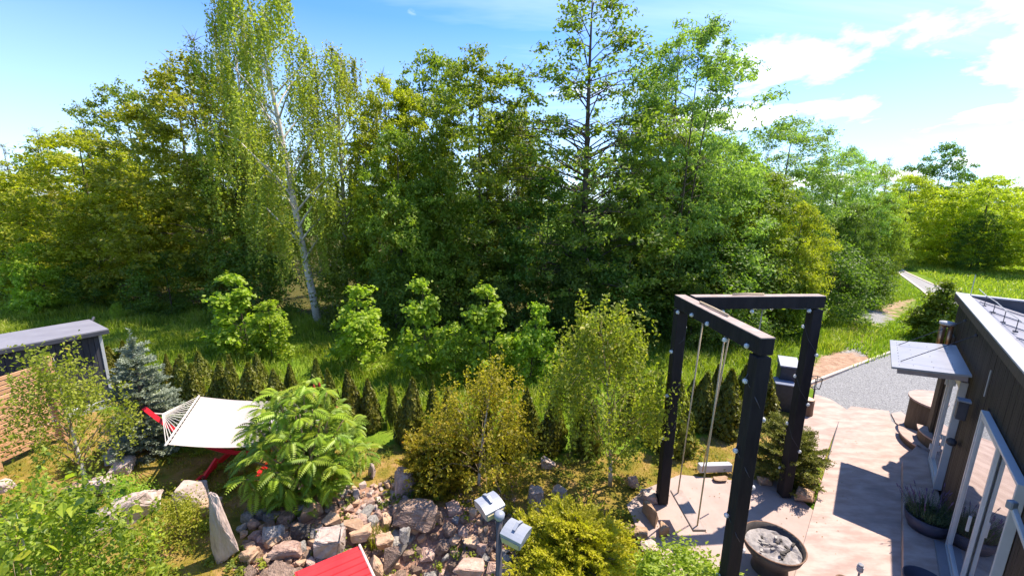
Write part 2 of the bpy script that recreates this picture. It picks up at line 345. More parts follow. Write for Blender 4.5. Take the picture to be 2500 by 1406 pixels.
def broad_tree(seed, h, h0, rad, prof, nc=150, twigs=14, per=9, size=.15, rc=(.45, 1.0), trunk_r=.16, bend=.3, sparse_top=0., squash=.7, hang=0., limbs=26, fill=.35, twigtubes=False, stems=1, aspect=.6):
    rng = np.random.default_rng(seed); pf = prof_fn(prof)
    t = rng.uniform(0, 1, nc*3); wgt = pf(t)+.25; t = t[rng.uniform(0, wgt.max(), len(t)) < wgt][:nc]; nc = len(t)
    a = rng.uniform(0, 2*np.pi, nc); ph = rng.uniform(0, 6, 3)
    r = rad*pf(t)*(1+.20*np.sin(3*a+ph[0]+4*t)+.14*np.sin(5*a+ph[1]-7*t))*np.sqrt(rng.uniform(fill, 1., nc))
    Cc = np.stack([r*np.cos(a), r*np.sin(a), h0+t*(h-h0)], 1); Rc = rng.uniform(rc[0], rc[1], nc)*(1-.30*t)
    bx = bend*np.sin(np.linspace(0, 2.2, 12)+ph[2]); bx -= bx[0]; tz = np.linspace(0, h*.96, 12)
    Cc[:, 0] += np.interp(Cc[:, 2], tz, bx)
    if sparse_top:
        V, Fc, tt = clumps_to_leaves(rng, Cc, Rc, twigs, per, size, squash, hang=hang, aspect=aspect)
        zc = V[:, 2].reshape(-1, 4).mean(1); keep = rng.uniform(0, 1, len(zc)) > sparse_top*np.clip((zc/h-.35)/.5, 0, 1)
        V = V.reshape(-1, 4, 3)[keep].reshape(-1, 3); tt = tt.reshape(-1, 4)[keep].ravel(); Fc = np.arange(len(V)).reshape(-1, 4)
    else: V, Fc, tt = clumps_to_leaves(rng, Cc, Rc, twigs, per, size, squash, hang=hang, aspect=aspect)
    mb = MB()
    for s_ in range(stems):
        sp = 0 if stems == 1 else .10*h
        dx, dy = sp*math.cos(s_*2.1+ph[0]), sp*math.sin(s_*2.1+ph[0])
        pts = np.stack([bx+dx*np.linspace(0, 1, 12), dy*np.linspace(0, 1, 12), tz], 1)
        mb.tube(pts, trunk_r/math.sqrt(stems)*np.linspace(1, .08, 12)**.9*np.where(np.arange(12) == 0, 1.35, 1), 8)
    br = MB(); order = rng.permutation(nc)[:limbs]
    for i in order:
        c = Cc[i]; z0 = max(h0*.55, c[2]-np.hypot(c[0], c[1])*rng.uniform(.1, .5)); x0 = np.interp(z0, tz, bx)
        p0 = np.array([x0, 0, z0]); mid = (p0+c)/2+np.array([0, 0, .12*np.linalg.norm(c-p0)])
        br.tube([p0, mid*.6+p0*.4, mid, (mid+c)/2, c], np.array([1, .8, .6, .35, .12])*trunk_r*.26*(1-.6*z0/h), 4, False)
        if twigtubes:
            for k in range(5):
                q = mid+(c-mid)*rng.uniform(.1, 1); e = q+unit(rng, 1)[0]*np.array([1, 1, .6])*rng.uniform(.4, .9)+np.array([0, 0, .15])
                br.tube([q, (q+e)/2+[0, 0, .04], e], [.016, .010, .003], 3, False)
    return V, Fc, tt, mb, br
def weeping_birch(seed, h, rad, h0=.25, lean=0., ns=560, per=34, size=.085, smin=.8, smax=3.2, trunk_r=.16, prof=((0, .6), (.3, 1), (.75, .75), (1, .12))):
    rng = np.random.default_rng(seed); pf = prof_fn(prof)
    tz = np.linspace(0, h*.97, 14); bx = lean*(tz/h)+.18*np.sin(tz*.55+seed)*(tz/h); bx -= bx[0]
    mb = MB(); mb.tube(np.stack([bx, .1*np.sin(tz*.4), tz], 1), trunk_r*np.linspace(1, .07, 14), 8)
    br = MB(); nl = 34; tips = []
    for i in range(nl):
        t = (i+.5)/nl; z1 = h*(h0+(1-h0)*t); a = i*2.4+rng.uniform(-.4, .4); rr = rad*pf(t)*rng.uniform(.55, 1.1)
        z0 = max(h*.12, z1-rr*rng.uniform(.5, 1.)); x0 = np.interp(z0, tz, bx)
        c = np.array([x0+rr*math.cos(a), rr*math.sin(a), z1]); p0 = np.array([x0, 0, z0]); mid = p0*.4+c*.6+[0, 0, .25*rr]
        P = np.array([p0, p0*.6+mid*.4+[0, 0, .06], mid, mid*.4+c*.6+[0, 0, .05], c-[0, 0, .1*rr]]); br.tube(P, np.array([1, .75, .5, .3, .1])*trunk_r*.34*(1-.5*t), 5, False); tips.append(P)
    li = rng.integers(0, nl, ns); u = rng.uniform(.35, 1, ns)**.7
    seg = np.clip(u*4, 0, 3.999); k = seg.astype(int); f = (seg-k)[:, None]; A = np.array(tips)
    S = A[li, k]*(1-f)+A[li, k+1]*f+rng.normal(0, .16, (ns, 3)); S[:, 2] += rng.uniform(0, .25, ns)
    ln = rng.uniform(smin, smax, ns)*np.interp(S[:, 2]/h, [0, .4, 1], [.25, 1, .8]); ln = np.minimum(ln, S[:, 2]-.4)
    q = np.tile(np.linspace(.02, 1, per), ns); Sx = np.repeat(S, per, 0); lx = np.repeat(ln, per); a = np.repeat(rng.uniform(0, 6.28, ns), per)
    P = Sx.copy(); P[:, 2] -= q*lx; sw = .16*np.sqrt(q)*np.minimum(lx, 2)
    P[:, 0] += sw*np.cos(a); P[:, 1] += sw*np.sin(a); P += rng.normal(0, .035, P.shape)
    V, Fc = leaf_quads(P, np.array([0, 0, .2])+unit(rng, len(P)), size, .6, rng, droop=1.2)
    tt = np.clip(.45*np.repeat(rng.uniform(0, 1, ns), per)+.55*rng.uniform(0, 1, len(P)), 0, 1)
    return V, Fc, np.repeat(tt, 4), mb, br
def trees_mesh(name, data, lm, bark, barkb=None):
    V, Fc, tt, mb, br = data
    return (mesh_np(name+'_crown', V, [Fc], lm, tt), mb.mesh(name+'_trunk', bark, True), br.mesh(name+'_branches', barkb or bark, True) if br and br.n else None)
def plant(name, ms, loc, rz, sc, label, cat, group=None, material=None, parts=('trunk', 'branches', 'crown')):
    r = thing(name, label, cat, loc, rz, group, sc)
    link(parts[0], ms[1], r)
    if ms[2]: link(parts[1], ms[2], r)
    link(parts[2], ms[0], r, material=material)
    return r

# ------------------------------------------------------------------ regions on the ground (metres)
def inpoly(X, Y, poly):
    poly = np.asarray(poly)[:, :2]; ins = np.zeros(X.shape, bool); j = len(poly)-1
    for i in range(len(poly)):
        xi, yi = poly[i]; xj, yj = poly[j]
        c = ((yi > Y) != (yj > Y)) & (X < (xj-xi)*(Y-yi)/(yj-yi+1e-12)+xi); ins ^= c; j = i
    return ins
def soft(X, Y, poly, w_):
    """coverage of a polygon, softened by averaging shifted tests"""
    s = np.zeros(X.shape)
    for k in range(8):
        a = k*math.pi/4; s += inpoly(X+w_*math.cos(a), Y+w_*math.sin(a), poly)
    return s/8
GZ = -.06
pond_c = G(1010, 1385)[:2]
def hgt(X, Y):
    d = np.sqrt(((X-pond_c[0])/1.5)**2+((Y-pond_c[1])/1.15)**2); h = GZ-.75*np.clip(1-d, 0, 1)**1.1
    far = np.clip((Y-10.5)/5, 0, 1); h = h+.10*np.sin(X*.7+1)*np.sin(Y*.8)*far*np.clip((13-np.abs(X-2))/6, 0, 1)
    return h
P_ = lambda pts, z=0: [G(x, y, z)[:2] for x, y in pts]
path_poly = P_([(1965, 1015), (1995, 962), (2070, 1000), (2075, 992), (2170, 1003), (2200, 1045), (2245, 1085), (2290, 1140), (2330, 1250)])
gravel_poly = P_([(1985, 940), (2190, 855), (2330, 870), (2345, 1000), (2260, 1130), (2170, 1100), (2060, 1020), (1990, 990)], -.05)
kerb0, kerb1 = G(1925, 958, GZ), G(2215, 846, GZ)
patio_poly = P_([(1530, 1232), (1570, 1195), (1660, 1158), (1790, 1172), (1900, 1168), (1985, 1245), (2060, 1000), (2120, 1100), (2040, 1500), (1990, 1700), (1560, 1700), (1600, 1350), (1555, 1290)], -.05)
garden_poly = P_([(-1500, 1500), (-700, 1000), (60, 1020), (250, 985), (420, 1090), (930, 1075), (1010, 1085), (1250, 1110), (1520, 1100), (1830, 1030), (1900, 985), (1990, 960), (2050, 1050), (1985, 1250), (1600, 1500)])
dirt_poly = P_([(2005, 865), (2085, 850), (2130, 875), (2010, 925), (1930, 965)])
trackp = P_([(2030, 860), (2060, 800), (2130, 745), (2165, 700), (2240, 725), (2235, 745), (2165, 800), (2140, 870), (2090, 880)])
gp2 = P_([(2100, 765), (2130, 750), (2180, 765), (2165, 795), (2125, 790)]); gp3 = P_([(2035, 850), (2060, 825), (2130, 835), (2140, 870), (2080, 868)])
forest_poly = [G(x, y)[:2] for x, y in ((-300, 760), (200, 770), (480, 800), (760, 800), (960, 860), (1300, 860), (1650, 830), (1900, 760), (2060, 715), (2180, 690))]+[(60, 60), (-90, 60)]
xs = np.unique(np.concatenate([np.linspace(-900, -60, 8), np.linspace(-60, -14, 40), np.arange(-14, 20, .11), np.linspace(20, 60, 60), np.linspace(60, 900, 8)]))
ys = np.unique(np.concatenate([np.linspace(-500, -5, 5), np.arange(-5, 1.5, .5), np.arange(1.5, 18, .11), np.linspace(18, 60, 90), np.linspace(60, 1200, 10)]))
X, Y = np.meshgrid(xs, ys); Z = hgt(X, Y); Z[(np.abs(X) > 55) | (Y > 55)] = GZ
nx, ny = len(xs), len(ys); I = np.arange(nx*ny).reshape(ny, nx)
gme = mesh_np('ground', np.stack([X, Y, Z], -1).reshape(-1, 3), [np.stack([I[:-1, :-1], I[:-1, 1:], I[1:, 1:], I[1:, :-1]], -1).reshape(-1, 4)], GROUNDM, smooth=True)
for nm, val in (('dry', .75*soft(X, Y, garden_poly, .25)), ('litter', .8*soft(X, Y, forest_poly, 1.2)), ('dirt', np.maximum(soft(X, Y, dirt_poly, .2)*1.2, .55*soft(X, Y, trackp, .3))), ('grav', np.maximum(.8*soft(X, Y, gp2, .35), .62*soft(X, Y, gp3, .35)))):
    a = gme.attributes.new(nm, 'FLOAT', 'POINT'); a.data.foreach_set('value', val.ravel().astype(np.float32))
link('ground', gme, kind='structure')

def slab(name, poly, z0, z1, m, **k):
    mb = MB(); mb.prism([tuple(p) for p in poly], z0, z1); return mb.build(name, m, None, **k)
slab('gravel_yard', gravel_poly, -.2, -.045, GRAVEL, kind='structure')
slab('patio', patio_poly, -.3, -.048, PATIO, kind='structure')
rd = [G(2170, 655), G(2215, 685), G(2300, 750), G(2345, 800)]
rr_ = [G(2215, 668), G(2262, 700), G(2360, 742), G(2560, 830)]
road_c = [(np.array(a)+np.array(b))/2 for a, b in zip(rd, rr_)]
mb = MB()
la = [tuple(G(x, y)[:2]) for x, y in ((2192, 664), (2250, 706), (2330, 775), (2450, 900))]
ra = [tuple(G(x, y)[:2]) for x, y in ((2420, 746), (2345, 716), (2275, 692), (2212, 664))]
la = [(la[0][0]+14, la[0][1]+26)]+la; ra = ra+[(ra[-1][0]+17, ra[-1][1]+24)]
mb.prism(la+ra[:1]+ra[1:], -.2, -.035).build('road', ASPH, None, kind='structure')
for side_, pts in (('a', la), ('b', ra)):
    e = MB()
    for p, q in zip(pts[:-1], pts[1:]): e.beam((*p, -.03), (*q, -.03), .14, .06)
    e.build('road_kerb', KERB, None, kind='structure')
# raised concrete path in front of the house
AZ = R(40.97); W0 = np.array([6.5523, 5.2062, 0]); wd = np.array([math.sin(AZ), math.cos(AZ), 0]); wn = np.array([-wd[1], wd[0], 0])
def WP(s, o, z): return W0+wd*s+wn*o+np.array([0, 0, z])
pl = [G(2043, 1046), G(1962, 1328)]; ed = pl[1]-pl[0]; ed /= np.linalg.norm(ed); near_l = pl[0]+ed*9.5
pp = [near_l[:2], pl[0][:2], G(2050, 1010)[:2], G(1972, 1085)[:2]+[-.1, 0], G(1958, 1010)[:2], G(1990, 962)[:2], G(2030, 975)[:2], G(2068, 1000)[:2], G(2078, 991)[:2], G(2170, 1003)[:2], G(2176, 1028)[:2], G(2205, 1048)[:2], G(2240, 1080)[:2], WP(3.6, .1, 0)[:2], WP(-6, .1, 0)[:2]]
pp = [near_l[:2], G(2043, 1046)[:2], G(2047, 1030)[:2], G(2012, 1122)[:2], G(1960, 1092)[:2], G(1958, 1010)[:2]]+[p for p in pp[5:]]
pm = MB().prism([tuple(p) for p in pp], -.35, 0).mesh('path', CONC)
path_o = link('concrete_path', pm, kind='structure')
# expansion joint between the two pours
MB().beam(G(2047, 1030, .002), G(2043, 1046, .002), .012, .006).beam(G(2042, 1048, .003), G(2020, 1125, .003), .014, .008).build('joint', DARKTRIM, path_o)
# plinth step along the facade
lp = [G(2204, 1123, .17)[:2], G(2206, 1420, .17)[:2]]; ldv = lp[1]-lp[0]; ldv /= np.linalg.norm(ldv)
slab('plinth_step', [lp[0]+ldv*7, lp[0], G(2240, 1085, .17)[:2], WP(3.4, .0, 0)[:2], WP(-7, .0, 0)[:2]], -.05, .17, CONC, kind='structure')
# irregular flagstone lying at the gravel edge
slab('flagstone', P_([(2176, 1008), (2200, 1003), (2222, 1020), (2230, 1052), (2210, 1048), (2187, 1030)], 0), -.1, -.01, PATIO, label='flat irregular pale flagstone at the corner of gravel and path', cat='flagstone')
mb = MB(); mb.beam(kerb0, kerb1+(kerb1-kerb0)*.15, .09, .16, bev=.01)
mb.build('timber_edging', KERB, None, label='long pale edging board between grey gravel and clay patch', cat='edging')

# ------------------------------------------------------------------ house
house = thing('garden_house', 'dark board-clad flat-roofed house at the right edge of the photo', 'house', W0)
def hb(name, m, mb, parent=house, **k):
    V = np.concatenate(mb.v)
    mb.v = [V-W0]
    return mb.build(name, m, parent, **k)
WA = (wd, wn, np.array([0, 0, 1.]))
ZT = 3.40
S1, S0 = 4.5, -6.0
mb = MB(); mb.box(WP((S0+S1)/2, -3.05, 1.38), (S1-S0-.14, 5.6, 2.86), WA).box(WP((S0+S1)/2, -.11, 1.66), (S1-S0-.06, .13, 3.34), WA); hb('wall', BROWNB, mb)
openings = [(1.85, 3.05, .2, 2.28), (-1.95, .17, .2, 2.43)]
bmeshes = {}
s = S0+.05
while s < S1-.04:
    z0, z1 = .02, ZT
    for a, b, c, d_ in openings:
        if s+.04 > a-.01 and s-.04 < b+.01: z0 = d_+.03
    key = round(z0, 2)
    if key not in bmeshes:
        q = MB(); q.box((0, 0, (z0+z1)/2), (.074, .024, z1-z0), WA, bev=.004); bmeshes[key] = q.mesh('board', BOARDM)
    p = WP(s, -.03+random.Random(int(s*1000)).uniform(-.002, .003), 0)-W0
    link('board', bmeshes[key], house, p)
    s += .080
# end wall boards (far end) 
q = MB(); q.box((0, 0, ZT/2+.01), (.024, .105, ZT-.03), WA, bev=.004); em = q.mesh('board', BOARDM)
for i in range(20): link('board', em, house, WP(S1+.0, -.10-i*.112, 0)-W0)
# window casings and frames
def frame(a, b, c, d_, o, t_, dpt, name, m, parent, mull=()):
    mb = MB()
    mb.box(WP(a+t_/2, o, (c+d_)/2), (t_, dpt, d_-c), WA, .004).box(WP(b-t_/2, o, (c+d_)/2), (t_, dpt, d_-c), WA, .004)
    mb.box(WP((a+b)/2, o, c+t_/2), (b-a-2*t_, dpt, t_), WA, .004).box(WP((a+b)/2, o, d_-t_/2), (b-a-2*t_, dpt, t_), WA, .004)
    for x in mull: mb.box(WP(x, o, (c+d_)/2), (t_*1.1, dpt, d_-c-2*t_), WA, .004)
    return hb(name, m, mb, parent)
a, b, c, d_ = openings[1]
win = frame(a-.0, b, c, d_, .02, .038, .08, 'window', WHITE, house)
frame(a+.055, -.86, c+.055, d_-.055, .0, .042, .05, 'frame', WHITE, win); frame(-.94, b-.055, c+.055, d_-.055, .032, .045, .04, 'frame', WHITE, win)
for x0, x1, oo in ((a+.12, -.92, -.005), (-.87, b-.125, .022)):
    mb = MB(); mb.box(WP((x0+x1)/2, oo, (c+d_)/2), (x1-x0, .012, d_-c-.24), WA); hb('pane', PANE, mb, win)
mb = MB(); mb.box(WP(-.81, .08, 1.2), (.03, .03, .22), WA, .005); hb('handle', WHITE, mb, win)
mb = MB(); mb.box(WP((a+b)/2, .10, .185), (b-a+.1, .14, .03), WA, .004); hb('sill', GREYROOF, mb, win)
a, b, c, d_ = openings[0]
door = frame(a, b, c, d_, .02, .07, .10, 'door', WHITE, house)
frame(a+.075, b-.075, c+.03, d_-.075, .03, .09, .05, 'leaf_frame', WHITE, door)
mb = MB(); mb.box(WP((a+b)/2, .02, (c+d_)/2), (b-a-.32, .012, d_-c-.26), WA); hb('pane', PANE, mb, door)
mb = MB(); mb.box(WP(a+.13, .075, 1.1), (.03, .05, .2), WA, .005).beam(WP(a+.13, .11, 1.15), WP(a+.27, .11, 1.13), .02, .02); hb('handle', WHITE, mb, door)
for zc in (.5, 1.9):
    mb = MB(); mb.box(WP(b-.05, .08, zc), (.04, .04, .12), WA, .004); hb('hinge', WHITE, mb, door)
mb = MB(); mb.box(WP(4.2, .012, 1.3), (.5, .05, 2.55), WA, .004); hb('corner_panel', BROWNB, mb)
# roof: deck, pale edge flashing, dark parapet at the far end, wire on supports
RP = [(-.12, ZT-.005), (-1.5, ZT-.40), (-5.85, ZT-.50)]
mb = MB(); V = []
for o_, z_ in RP: V += [WP(S0, o_, z_), WP(S1-.08, o_, z_)]
for o_, z_ in RP: V += [WP(S0, o_, z_-.04), WP(S1-.08, o_, z_-.04)]
mb.add(V, [(0, 1, 3, 2)[::-1], (2, 3, 5, 4)[::-1], (6, 7, 9, 8), (8, 9, 11, 10), (0, 6, 7, 1), (4, 5, 11, 10), (0, 2, 8, 6), (2, 4, 10, 8), (1, 7, 9, 3), (3, 9, 11, 5)]); deck = hb('roof', GREYROOF, mb)
for i in range(10):
    mb = MB(); a = WP(S0+.8+i, -.2, ZT-.005); b = WP(S0+.8+i, -1.48, ZT-.385); mb.beam(a, b, .025, .018); hb('roof_seam', GREYROOF, mb, deck)
mb = MB(); mb.box(WP((S0+S1)/2, -.03, ZT+.012), (S1-S0+.1, .20, .03), WA, .005); hb('edge_flashing', METAL, mb)
mb = MB(); mb.box(WP((S0+S1)/2, .055, ZT-.065), (S1-S0+.1, .03, .12), WA, .004); hb('fascia', BROWNB, mb)
mb = MB(); mb.box(WP(S1-.03, -3.0, ZT-.28), (.09, 5.7, .54), WA, .005); hb('end_parapet', DARKTRIM, mb)
mb = MB(); mb.box(WP(S1-.03, -3.0, ZT+.010), (.13, 5.8, .03), WA, .004); hb('parapet_cap', METAL, mb)
wire = [WP(4.30-i*.75, -.22-.012*i, ZT+.16+(.0 if i % 2 else .02)) for i in range(13)]
mb = MB(); mb.tube(wire, .007, 5); hb('lightning_wire', METAL, mb)
for p in wire[1:]:
    mb = MB(); mb.tube([p-[0, 0, .21], p], .006, 5).box(p-[0, 0, .195], (.05, .05, .025), WA); hb('wire_support', DARKTRIM, mb)
mb = MB(); mb.tube([WP(4.35, -.13, ZT), WP(4.35, -.13, ZT+.46)], .007, 5); hb('lightning_rod', METAL, mb)
# door canopy with rivets, braces and stay rods
z0c, z1c = 2.56, 2.44
def cpt(s_, o, dz=0): return WP(s_, o, z0c+(z1c-z0c)*o/.98+dz)
mb = MB(); A_ = [cpt(1.38, .03), cpt(3.36, .03), cpt(3.36, .98), cpt(1.38, .98)]
mb.add([p for p in A_]+[p-[0, 0, .035] for p in A_], [(0, 3, 2, 1)[::-1], (4, 5, 6, 7)[::-1], (0, 1, 5, 4)[::-1], (1, 2, 6, 5)[::-1], (2, 3, 7, 6)[::-1], (3, 0, 4, 7)[::-1]])
can = hb('canopy', CANOPYM, mb)
mb = MB(); mb.beam(cpt(1.42, .06, -.075), cpt(1.42, .9, -.075), .06, .075).beam(cpt(3.32, .06, -.075), cpt(3.32, .9, -.075), .06, .075).beam(cpt(1.46, .86, -.075), cpt(3.28, .86, -.075), .06, .075); hb('canopy_beam', WEATHERED, mb, can)
mb = MB()
for i in range(9):
    mb.ball(cpt(1.55+i*.2, .88, .002), .007, 6)
for i in range(5):
    for j in range(3): mb.ball(cpt(1.6+i*.36, .2+j*.25, .002), .006, 6)
hb('rivets', DARKTRIM, mb, can)
mb = MB(); A_ = [cpt(1.36, .035, .004), cpt(3.38, .035, .004), cpt(3.38, .26, .004), cpt(1.36, .26, .004)]
for k_, (sa, sb) in enumerate(((1.75, 1.75), (2.95, 2.95))):
    q = MB(); q.tube([cpt(sa, .86, .01), WP(sb+.1, .03, 3.12)], .007, 5).ball(WP(sb+.1, .03, 3.12), .025, 6); hb('stay_rod', DARKTRIM, q, can)
# wall lantern, doorbell, vertical pipe
mb = MB(); mb.box(WP(1.10, .09, 2.04), (.13, .12, .30), WA, .01); wl = hb('wall_lantern', DARKTRIM, mb)
mb = MB(); mb.box(WP(1.10, .09, 2.21), (.16, .15, .03), WA, .005); hb('lantern_cap', LAMPH, mb, wl)
mb = MB(); mb.ball(WP(1.45, .06, 1.33), .07, 10); hb('round_wall_lamp', DARKTRIM, mb)
mb = MB(); mb.tube([WP(.42, .02, 2.55), WP(.42, .02, 2.95)], .01, 5); hb('cable', METAL, mb)
# copper flue beyond the canopy
fl = WP(3.95, .22, 0); ft = thing('flue_pipe', 'copper twin flue pipe with white round cap beside the canopy', 'flue pipe', fl)
mb = MB(); mb.tube([(0, -.03, 2.15), (0, -.03, 2.82)], .05, 10); mb.build('pipe', COPPER, ft, True)
mb = MB(); mb.tube([(.11, -.09, 2.15), (.11, -.09, 2.82)], .045, 10); mb.build('pipe', COPPER, ft, True)
MB().beam((.0, -.03, 2.35), -wn*.25+np.array([.05, -.06, 2.35]), .03, .03).build('bracket', DARKTRIM, ft)
mb = MB(); mb.lathe((.055, -.06, 2.83), [(.001, 0), (.13, 0), (.13, .05), (.001, .07)], 16); mb.build('cap', WHITE, ft, True)

# round clad platform with two curved steps behind the corner
pc = G(2312, 985, .75); 
tub = thing('round_platform', 'round timber-clad platform with pale top behind the house corner', 'platform', (pc[0], pc[1], 0))
mb = MB(); mb.lathe((0, 0, 0), [(.62, -.05), (.62, .74)], 30).build('side', BROWNB, tub, True)
mb = MB(); mb.lathe((0, 0, .74), [(.66, 0), (.66, .04), (.001, .041)], 30).build('top', CONC, tub)
def cstep(px, py, z, r, lab, a0=-2.6, a1=-.35, cpx=None):
    c = G(px+38, py+38, z)
    o = thing('curved_step', lab, 'step', (c[0], c[1], 0), AZ*-1+R(-8), 'curved steps by the house corner')
    n = 12; an = np.linspace(math.pi*1.02, math.pi*1.52, n); pr = [(r*.72*math.cos(t), r*math.sin(t)) for t in an]; pr += [(r*.12, -r), (r*.12, 0)]
    MB().prism(pr, -.05, z-.03).build('riser', BROWNB, o)
    pr2 = [(p[0]*1.04-.01, p[1]*1.04) for p in pr]
    MB().prism(pr2, z-.03, z).build('tread', CONC, o)
cstep(2262, 1030, .17, .95, 'lower curved timber-sided step with pale tread by the house corner')
cstep(2290, 1020, .42, .75, 'upper curved timber-sided step above the lower curved one')

# ------------------------------------------------------------------ pergola and swing
ph = 3.74; A = np.array([2.74, 6.50, 0]); B = np.array([2.86, 4.50, 0]); Cc_ = np.array([5.07, 6.72, 0])
perg = thing('pergola', 'black timber three-post pergola in V shape over the patio', 'pergola', A)
for p in (A, B, Cc_):
    MB().box(p-A+[0, 0, (ph-.2)/2-.03], (.17, .17, ph-.2+.0), None, .008).build('post', BLACKWOOD, perg)
def pbeam(p, q, wdt=.17, ex=.085):
    d = (q-p)/np.linalg.norm(q-p)
    return (p-d*ex-A+[0, 0, ph-.1], q+d*ex-A+[0, 0, ph-.1])
a_, b_ = pbeam(A, B); MB().beam(a_, b_, .175, .20, bev=.008).build('beam', BLACKWOOD, perg)
MB().beam(a_+[0, 0, .103], b_+[0, 0, .103], .17, .012).build('beam_cap', WEATHERED, perg)
a2 = A+(Cc_-A)*.075; a_, b_ = pbeam(a2, Cc_, ex=.0); b_ = b_+(Cc_-A)/np.linalg.norm(Cc_-A)*.085
MB().beam(a_, b_, .175, .198, bev=.008).build('beam', BLACKWOOD, perg)
MB().beam(a_+[0, 0, .102], b_+[0, 0, .102], .168, .012).build('beam_cap', WEATHERED, perg)
# rope wound over the beams (loops lying on top)
for (p, q) in ((A+(B-A)*.25, A+(B-A)*.62), (A+(Cc_-A)*.35, A+(Cc_-A)*.58)):
    MB().tube([p-A+[.03, 0, ph+.03], (p+q)/2-A+[.03, 0, ph+.035], q-A+[.03, 0, ph+.03]], .016, 6).build('rope', ROPEM, perg, True)
# swing
s0 = G(1655, 1205, .42); s1 = G(1702, 1285, .42)
s0 = np.array([s0[0], s0[1], .42]); s1 = np.array([s1[0], s1[1], .42])
sw = thing('plank_swing', 'single plank swing seat hung on ropes from the pergola beam', 'swing', (s0+s1)/2*[1, 1, 0])
o_ = (s0+s1)/2*[1, 1, 0]; dd = (s1-s0)/np.linalg.norm(s1-s0)
MB().beam(s0-dd*.08-o_, s1+dd*.08-o_, .20, .045, bev=.006).build('seat', WEATHERED, sw)
for sp, f in ((s0, .33), (s1, .62)):
    tp = A+(B-A)*f; tp = np.array([tp[0]+.02, tp[1], ph-.19])
    MB().tube([sp-o_, (sp+tp)/2-o_, tp-o_], .011, 6).build('rope', ROPEM, sw, True)
    MB().ball(sp-[0, 0, .05]-o_, .03, 8).build('knot', ROPEM, sw, True)
tp = A+(B-A)*.66; MB().tube([tp-o_+[.03, 0, ph-.19], G(1715, 1150, .9)-o_], .010, 6).build('rope', ROPEM, sw, True)
tp = A+(Cc_-A)*.60; hr = thing('hanging_rope', 'loose rope hanging from the rear pergola beam', 'rope', (tp[0], tp[1], 0))
MB().tube([(0, 0, ph-.19), (-.02, 0, 2.6), (-.05, -.02, 1.3)], .011, 6).build('cord', ROPEM, hr, True)
# string lights
sl = thing('string_lights', 'string of clear round bulbs wound round the pergola posts and beams', 'string lights', A)
pts = []
def wrap(p, z0, z1, n, off):
    for i in range(n+1):
        a = i*math.pi/2*1.0+off; z = z0+(z1-z0)*i/n
        pts.append(p-A+[.105*math.cos(a)*1.15, .105*math.sin(a)*1.15, z])
wrap(A, .9, ph-.3, 13, 0.4)
nA = len(pts)
for i in range(9):
    f = (i+.5)/9; sd_ = 1 if i % 2 else -1; bd = (B-A)/np.linalg.norm(B-A); nn = np.array([-bd[1], bd[0], 0]); pts.append((B-A)*f+nn*sd_*.105+[0, 0, ph-.12-(.08 if i % 3 == 0 else 0)])
wrap(B, ph-.3, .5, 13, 1.3)
path2 = []
n_b1 = len(pts); keep = list(pts); pts = []
for i in range(9):
    f = (i+.6)/9.4; sd_ = 1 if i % 3 == 0 else -1; bd = (Cc_-A)/np.linalg.norm(Cc_-A); nn = np.array([-bd[1], bd[0], 0]); pts.append((Cc_-A)*f+nn*sd_*.105+[0, 0, ph-.20])
wrap(Cc_, ph-.3, .5, 13, .8)
for P in (keep, pts):
    MB().tube(P, .005, 4, False).build('cable', DARKTRIM, sl)
bm_ = MB().ball((0, 0, 0), .032, 10).mesh('bulb', BULB, True)
for P in (keep, pts):
    for i, p in enumerate(P):
        if i % 2 == 0 or i < 3:
            o = link('bulb', bm_, sl, p-[0, 0, .035])
            MB_ = None
# ------------------------------------------------------------------ fire pit
fp = (G(1815, 1300, .42)+G(1966, 1345, .42))/2; fp = np.array([fp[0]+.0, fp[1], 0])
fo = thing('fire_pit', 'round dark steel fire bowl full of pale ash on the patio', 'fire pit', fp)
Rf = .40
MB().lathe((0, 0, 0), [(.24, -.04), (.22, .1), (.26, .16), (Rf*.92, .30), (Rf, .42), (Rf-.012, .42), (Rf*.9, .30)], 36).build('bowl', STEEL, fo, True)
MB().lathe((0, 0, .42), [(Rf+.006, -.008), (Rf+.009, 0), (Rf+.006, .006), (Rf-.008, .006), (Rf-.010, 0), (Rf-.008, -.008), (Rf+.006, -.008)], 40).build('rim', RIM, fo, True)
rg = np.random.default_rng(5); k = 28; V = []; Fs = []
for i in range(9):
    r = (Rf-.045)*i/8
    for j in range(k): V.append([r*math.cos(j/k*6.283), r*math.sin(j/k*6.283), .335+rg.uniform(-.012, .02)+.02*math.sin(3*j/k*6.28+i)*(i < 8)])
for i in range(8):
    for j in range(k): Fs.append((i*k+j, i*k+(j+1) % k, (i+1)*k+(j+1) % k, (i+1)*k+j)[::-1])
MB().add(V, Fs).build('ash', ASH, fo)
CHAR = STONES['dark']
for i in range(14):
    a = rg.uniform(0, 6.28); r = rg.uniform(.05, .3); l = rg.uniform(.03, .10); b = rg.uniform(0, 3.1)
    MB().beam((r*math.cos(a)-l*math.cos(b)/2, r*math.sin(a)-l*math.sin(b)/2, .37), (r*math.cos(a)+l*math.cos(b)/2, r*math.sin(a)+l*math.sin(b)/2, .375), .03, .025).build('charcoal', CHAR if i % 3 else STONES['grey'], fo)

